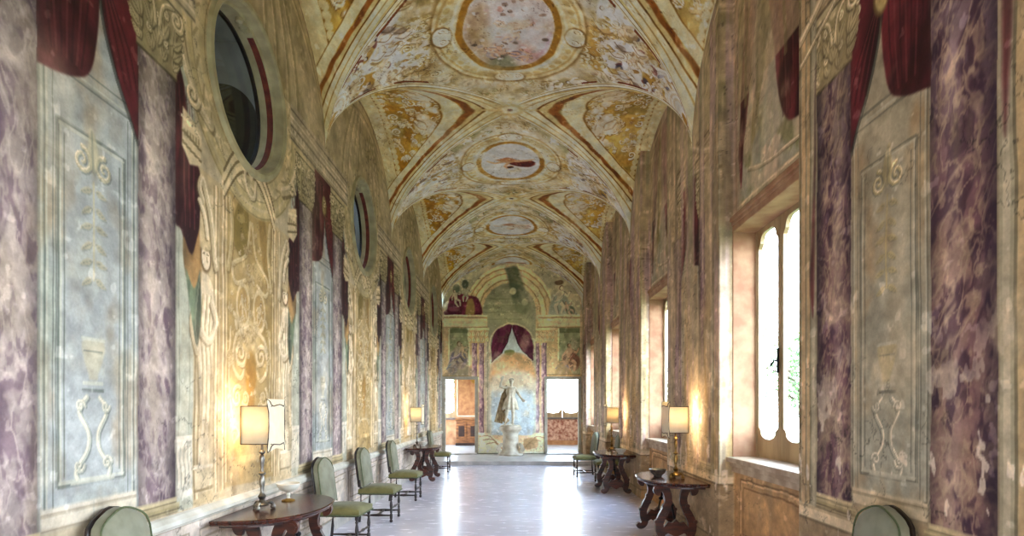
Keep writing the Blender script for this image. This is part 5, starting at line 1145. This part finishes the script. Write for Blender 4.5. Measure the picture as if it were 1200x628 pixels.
def furniture():
    # tables: local +X points from the wall into the room
    TG, CG = 'walnut console tables with lyre legs', 'green velvet side chairs along the walls'
    T0 = make_table()
    spots = [(XL+.055, 5.14, 0, 'half-round walnut console table against left wall carrying lamp and white footed bowl'),
             (XL+.055, 13.1, 0, 'half-round walnut console table on left, between green chairs near the step'),
             (XP-.02, 7.28, PI, 'half-round walnut console table on right carrying brass lamp and silver bowl'),
             (XP-.02, 11.3, PI, 'half-round walnut console table on right, the far one holding lamp and white bowl')]
    for i, (x, y, a, lab) in enumerate(spots):
        t = T0 if i == 0 else copy_tree(T0); t.location = (x, y, 0); t.rotation_euler.z = a; tag(t, lab, 'table', TG)
    C0 = make_chair()
    ch = [(-2.03, 3.36, .03, 'green velvet chair at lower left, only its arched back visible below painted panel'),
          (-1.98, 6.72, -.06, 'green velvet chair on left standing just behind the lamp table'),
          (-1.95, 8.38, -.05, 'green velvet chair on left, middle one of three in a row'),
          (-1.93, 10.25, -.03, 'green velvet chair on left just before the far console table'),
          (-1.9, 14.75, .0, 'green velvet chair on left beyond the far table, beside the step'),
          (1.9, 3.4, PI-.03, 'green velvet chair at lower right, its back against purple painted columns'),
          (2.0, 12.5, PI, 'chair on right mostly hidden behind the far table and its lamp'),
          (1.67, 13.75, PI+.06, 'green velvet chair on right standing out from wall near the step')]
    for i, (x, y, a, lab) in enumerate(ch):
        c = C0 if i == 0 else copy_tree(C0); c.location = (x, y, 0); c.rotation_euler.z = a; tag(c, lab, 'chair', CG)
    LG = 'table lamps with parchment shades'
    S0 = make_lamp('silver'); B0 = make_lamp('brass'); zt = .7505
    lamps = [(S0, -2.17, 4.95, 0, 'lit table lamp with scalloped parchment shade on the front left table', 3.), (None, -2.16, 12.75, 0, 'lit table lamp on the far left table, small and glowing', 3.),
             (B0, 2.0, 7.15, PI, 'lit brass table lamp on the front right table beside silver bowl', 4.), ('B', 1.98, 11.75, PI, 'lit brass table lamp on the far right table beside white bowl', 3.)]
    for s_, x, y, a, lab, e in lamps:
        l = s_ if s_ not in (None, 'B') else copy_tree(S0 if s_ is None else B0)
        l.location = (x, y, zt); l.rotation_euler.z = a; tag(l, lab, 'lamp', LG); lamp_light(x-.045*math.cos(a), y, zt+.8, e)
    u = make_urn(); u.location = (-2.12, 5.4, zt); tag(u, 'white footed bowl on gilt base beside the front left lamp', 'bowl')
    b = make_bowl('silver'); b.location = (1.82, 7.32, zt); tag(b, 'silver bowl on the front right table next to brass lamp', 'bowl')
    b = make_bowl('ceramic'); b.location = (2.02, 10.95, zt); tag(b, 'white bowl on the far right table', 'bowl')
    b2 = copy_tree(b); b2.location = (-2.1, 13.2, zt); tag(b2, 'white bowl on the far left table beyond its lamp', 'bowl')
# ------------------------------------------------------------------ statue on its pedestal
def capsule(bm, a, b, ra, rb, n=10):
    a, b = Vector(a), Vector(b); d = b-a
    q = d.to_track_quat('Z', 'Y').to_matrix(); L = d.length
    pr = [(ra*math.sin(t), -ra*math.cos(t)) for t in (.05, .5, 1., PI/2)]+[(rb*math.sin(t), L-rb*math.cos(t)) for t in (PI/2, 2.1, 2.6, PI-.05)]
    lathe(bm, pr, n, a, q)
def ellipsoid(bm, c, r):
    g = bmesh.ops.create_uvsphere(bm, u_segments=14, v_segments=10, radius=1.)
    for v in g['verts']: v.co = Vector((v.co.x*r[0]+c[0], v.co.y*r[1]+c[1], v.co.z*r[2]+c[2]))
def statue():
    X0, Y0, Z0 = ex(598.5), 18.55, .1
    p = empty('pedestal', (X0, Y0, Z0), label='round stone pedestal under the white statue in the end alcove', cat='pedestal')
    bm = bmesh.new(); lathe(bm, [(.4, 0), (.41, .05), (.36, .09), (.3, .13), (.27, .2), (.25, .45), (.25, .68), (.27, .74), (.33, .8), (.36, .84), (.36, .9), (.33, .93), (.33, .95)], 36); from_bm('drum', bm, 'plinth', p)
    bm = bmesh.new(); 
    for sg in (-1, 1):
        for k in range(2): ribbon(bm, [(sg*(.3+.06*k)+.0, .12, .03), (sg*(.36+.06*k), .2, .04), (sg*(.32+.05*k), .32, .035), (sg*(.26+.03*k), .4, .025)], lambda a, b, t: (a, t, b), -.2-.05*k, -.1-.05*k)
    from_bm('scroll_bracket', bm, 'plinth', p)
    s = empty('statue', (X0, Y0, Z0+.952), label='white marble statue of a draped hunter, arm raised, on pedestal', cat='statue')
    bm = bmesh.new(); C = lambda *a: capsule(bm, *a)
    hipL, hipR = (.075, 0, .80), (-.075, 0, .79)
    C(hipL, (.085, -.05, .44), .092, .062); C((.085, -.05, .44), (.07, .0, .09), .06, .036); C((.07, .02, .05), (.085, -.13, .028), .036, .026)
    C(hipR, (-.12, -.07, .45), .092, .062); C((-.12, -.07, .45), (-.17, .04, .1), .06, .036); C((-.17, .05, .06), (-.2, -.09, .03), .036, .026)
    ellipsoid(bm, (0, 0, .83), (.15, .105, .12)); C((0, 0, .86), (.01, 0, 1.02), .115, .105); ellipsoid(bm, (.015, -.01, 1.13), (.15, .1, .14))
    C((.13, 0, 1.2), (-.11, 0, 1.21), .065, .065); C((.02, 0, 1.22), (.025, -.01, 1.33), .048, .045)
    ellipsoid(bm, (.03, -.02, 1.42), (.066, .082, .1)); ellipsoid(bm, (.03, -.055, 1.375), (.045, .05, .045)); C((.034, -.1, 1.425), (.036, -.112, 1.4), .009, .013)
    for sg in (-1, 1): ellipsoid(bm, (.03+sg*.066, -.01, 1.415), (.01, .02, .03)); C((.03+sg*.03, -.092, 1.445), (.03+sg*.012, -.096, 1.445), .008, .007)
    C((.015, -.098, 1.372), (.048, -.098, 1.372), .008, .008)
    def hand(w, d, side):
        w, d, side = Vector(w), Vector(d).normalized(), Vector(side).normalized(); nrm = d.cross(side)
        for k in range(4): C(w+side*(k-1.5)*.014, w+d*.075+side*(k-1.5)*.02, .015, .012)
        for k, L in enumerate((.055, .07, .075, .06)):
            b = w+d*.078+side*(k-1.5)*.021; m = b+d*L*.55+nrm*.008; C(b, m, .0095, .0085); C(m, m+d*L*.4+nrm*.022, .0085, .007)
        t = w+d*.02-side*.028; C(t, t+d*.035-side*.028, .011, .009); C(t+d*.035-side*.028, t+d*.065-side*.03, .009, .008)
    C((-.13, 0, 1.21), (-.33, -.03, 1.26), .052, .042); C((-.33, -.03, 1.26), (-.29, -.06, 1.44), .042, .028); hand((-.285, -.065, 1.46), (.35, -.1, .9), (.9, 0, -.35))
    C((.14, 0, 1.2), (.27, -.01, 1.0), .052, .042); C((.27, -.01, 1.0), (.36, -.14, .86), .042, .028); hand((.37, -.155, .85), (.6, -.5, -.5), (.5, .1, .8))
    b = from_bm('body', bm, 'marble', s, smooth=3.2)
    m = b.modifiers.new('one_surface', 'REMESH'); m.mode = 'VOXEL'; m.voxel_size = .008; m.use_smooth_shade = True
    m = b.modifiers.new('soften', 'SMOOTH'); m.iterations = 4; m.factor = .5
    bm = bmesh.new(); ellipsoid(bm, (.03, .015, 1.45), (.078, .088, .088)); ellipsoid(bm, (.03, .1, 1.44), (.04, .04, .045))
    for k in range(9): ellipsoid(bm, (.03+.07*math.cos(k*PI/8), -.045-.02*math.sin(k*PI/8), 1.47+.045*math.sin(k*PI/8)), (.02, .02, .018))
    from_bm('hair', bm, 'marble', s, smooth=3.2)
    # tunic to mid thigh, with folds
    bm = bmesh.new(); N = 48; rows = []
    for z, rx, ry, cx, am in ((1.2, .14, .105, .012, .0), (1.1, .165, .118, .012, .006), (.98, .135, .115, .01, .008), (.93, .13, .115, .008, .006), (.88, .16, .13, .005, .012), (.76, .2, .155, 0, .018), (.62, .235, .175, -.01, .024), (.52, .26, .19, -.015, .03)):
        rows.append([bm.verts.new((cx+(rx+am*math.sin(i*2*PI*9/N))*math.cos(2*PI*i/N), (ry+am*math.sin(i*2*PI*9/N))*math.sin(2*PI*i/N), z+am*.5*math.sin(i*2*PI*5/N))) for i in range(N)])
    for A, B in zip(rows, rows[1:]):
        for i in range(N): bm.faces.new((A[i], A[(i+1) % N], B[(i+1) % N], B[i]))
    o = from_bm('tunic', bm, 'marble', s, smooth=3.2); md = o.modifiers.new('thick', 'SOLIDIFY'); md.thickness = .012
    bm = bmesh.new(); cols = []                                   # cloak falling behind on the raised-arm side
    for i in range(14):
        t = i/13; z = 1.26-1.2*t
        cols.append([bm.verts.new((-.1-.16*t-.16*(j/10)*(.6+.8*t)+.0, .06+.05*math.sin(j*2.1+t*3)+.02*math.sin(j*1.1), z-.06*math.sin(j*.8)*(1-t)+.05*(j/10)*t)) for j in range(11)])
    for A, B in zip(cols, cols[1:]):
        for j in range(10): bm.faces.new((A[j], A[j+1], B[j+1], B[j]))
    o = from_bm('cloak', bm, 'drape', s, smooth=3.2); md = o.modifiers.new('thick', 'SOLIDIFY'); md.thickness = .05
    bm = bmesh.new(); tube(bm, cat_rom([(-.1, .1, .1), (-.2, .1, .25), (-.24, .09, .42), (-.2, .1, .6)], 5), [.1]*5+[.08]*6+[.06]*5, 10); from_bm('tree_stump', bm, 'drape', s)
    bm = bmesh.new(); lathe(bm, [(.3, .002), (.31, .012), (.3, .024), (0, .026)], 28); from_bm('base', bm, 'marble', s)
# ------------------------------------------------------------------ garden outside
def garden():
    bm = bmesh.new(); g = bmesh.ops.create_grid(bm, x_segments=24, y_segments=24, size=60)
    for v in g['verts']: v.co.z = -1.2+.25*math.sin(v.co.x*.2)*math.cos(v.co.y*.17); v.co.y += 10
    tag(from_bm('ground', bm, 'ground', smooth=3.2), kind='structure')
    tr = [(13.5, 27, 6.5, 2.7, 'dark leafy tree seen low through the nearest tall window'), (18, 34, 7.5, 3.4, 'broad tree farther off behind the nearest window'), (9.5, 41, 6., 2.6, 'tree outside the farthest windows'), (16, 20, 5., 2.4, 'low bushy tree in garden beyond the window wall'), (-4, 52, 6, 3., 'distant tree behind the end rooms')]
    for n_, (x, y, h, R, lab) in enumerate(tr):
        t = empty('garden_tree', (x, y, -1.2), label=lab, cat='tree', group='garden trees'); rr = random.Random(n_)
        bm = bmesh.new(); tube(bm, [(0, 0, -.3), (.08, .03, h*.25), (-.05, .1, h*.5), (.05, 0, h*.8)], [.24, .18, .14, .05], 9)
        for k in range(7):
            a = rr.random()*6.3; z = h*(.35+.06*k); e = R*.75
            tube(bm, [(0, .03, z), (e*.5*math.cos(a), e*.5*math.sin(a), z+e*.3), (e*math.cos(a), e*math.sin(a), z+e*.45)], [.08, .05, .02], 6)
        from_bm('trunk', bm, 'bark', t)
        bm = bmesh.new(); cl = [(R*.62*rr.uniform(-1, 1), R*.62*rr.uniform(-1, 1), h*.68+R*.55*rr.uniform(-1, 1), R*rr.uniform(.3, .5)) for _ in range(16)]
        for _ in range(2600):
            c = rr.choice(cl); d = Vector((rr.gauss(0, 1), rr.gauss(0, 1), rr.gauss(0, 1))).normalized()*c[3]*rr.uniform(.6, 1.05); p = Vector(c[:3])+d
            u = Vector((rr.gauss(0, 1), rr.gauss(0, 1), rr.gauss(0, .6))).normalized(); w = u.cross(Vector((rr.gauss(0, 1), rr.gauss(0, 1), 1))).normalized(); s_ = rr.uniform(.09, .17)
            bm.faces.new([bm.verts.new(p+u*s_*a+w*s_*.5*b) for a, b in ((-1, 0), (-.2, .8), (1, 0), (-.2, -.8))])
        from_bm('crown', bm, 'leaf', t, smooth=None, fix=False)
# ------------------------------------------------------------------ light and camera
def light_camera():
    w = bpy.data.worlds.new('World'); S.world = w; w.use_nodes = True; t = w.node_tree; bg = t.nodes['Background']
    tc = t.nodes.new('ShaderNodeTexCoord'); sp = t.nodes.new('ShaderNodeSeparateXYZ'); r = t.nodes.new('ShaderNodeValToRGB')
    t.links.new(tc.outputs['Generated'], sp.inputs[0]); t.links.new(sp.outputs['Z'], r.inputs[0])
    r.color_ramp.elements[0].position = 0.; r.color_ramp.elements[0].color = (.84, .92, 1, 1); r.color_ramp.elements[1].position = .7; r.color_ramp.elements[1].color = (.5, .7, 1, 1)
    t.links.new(r.outputs[0], bg.inputs[0]); bg.inputs[1].default_value = SKY
    def portal(name, loc, rot, sx, sy):
        L = bpy.data.lights.new(name, 'AREA'); L.shape = 'RECTANGLE'; L.size = sx; L.size_y = sy; L.cycles.is_portal = True
        o = bpy.data.objects.new(name, L); o.location = loc; o.rotation_euler = rot; COL.objects.link(o)
    for k in range(-1, 4): portal('window_portal', (XR+.36, R0+k*BAY+(WY0+WY1)/2, (WH0+WH1)/2), (0, PI/2, 0), WH1-WH0, WY1-WY0)
    portal('back_portal', (-.05, YBACK-.25, 1.4), (PI/2, 0, 0), 1.4, 2.8)
    portal('end_room_portal', (-3.0, 23.75, 2.1), (-PI/2, 0, 0), 1.2, 2.0); portal('end_room_portal', (1.95, 23.75, 2.2), (-PI/2, 0, 0), 1.5, 2.0)
    portal('end_room_portal', (-4.25, 21.3, 2.), (0, -PI/2, 0), 2.2, 2.4)
    c = bpy.data.cameras.new('Camera'); c.sensor_width = 36; c.lens = 675/1200*36; c.shift_x = -.0025; c.shift_y = .1367; c.clip_start = .05; c.clip_end = 300
    o = bpy.data.objects.new('Camera', c); o.location = (0, 0, EYE); o.rotation_euler = (PI/2, 0, 0); COL.objects.link(o); S.camera = o
    v = S.view_settings; v.view_transform = 'Standard'; v.look = 'None'; v.gamma = 1; v.exposure = EXPO; v.use_curve_mapping = False
    S.cycles.max_bounces = 10; S.cycles.diffuse_bounces = 7; S.cycles.transparent_max_bounces = 16; S.cycles.use_denoising = True; S.cycles.sample_clamp_indirect = 6.
SKY, EXPO = 9., 1.75
build_left(); build_right(); build_vault(); build_end(); build_shell()
nw = build_windows(); nw = build_oculi(nw); build_end_room(nw)
furniture(); statue(); garden(); light_camera()
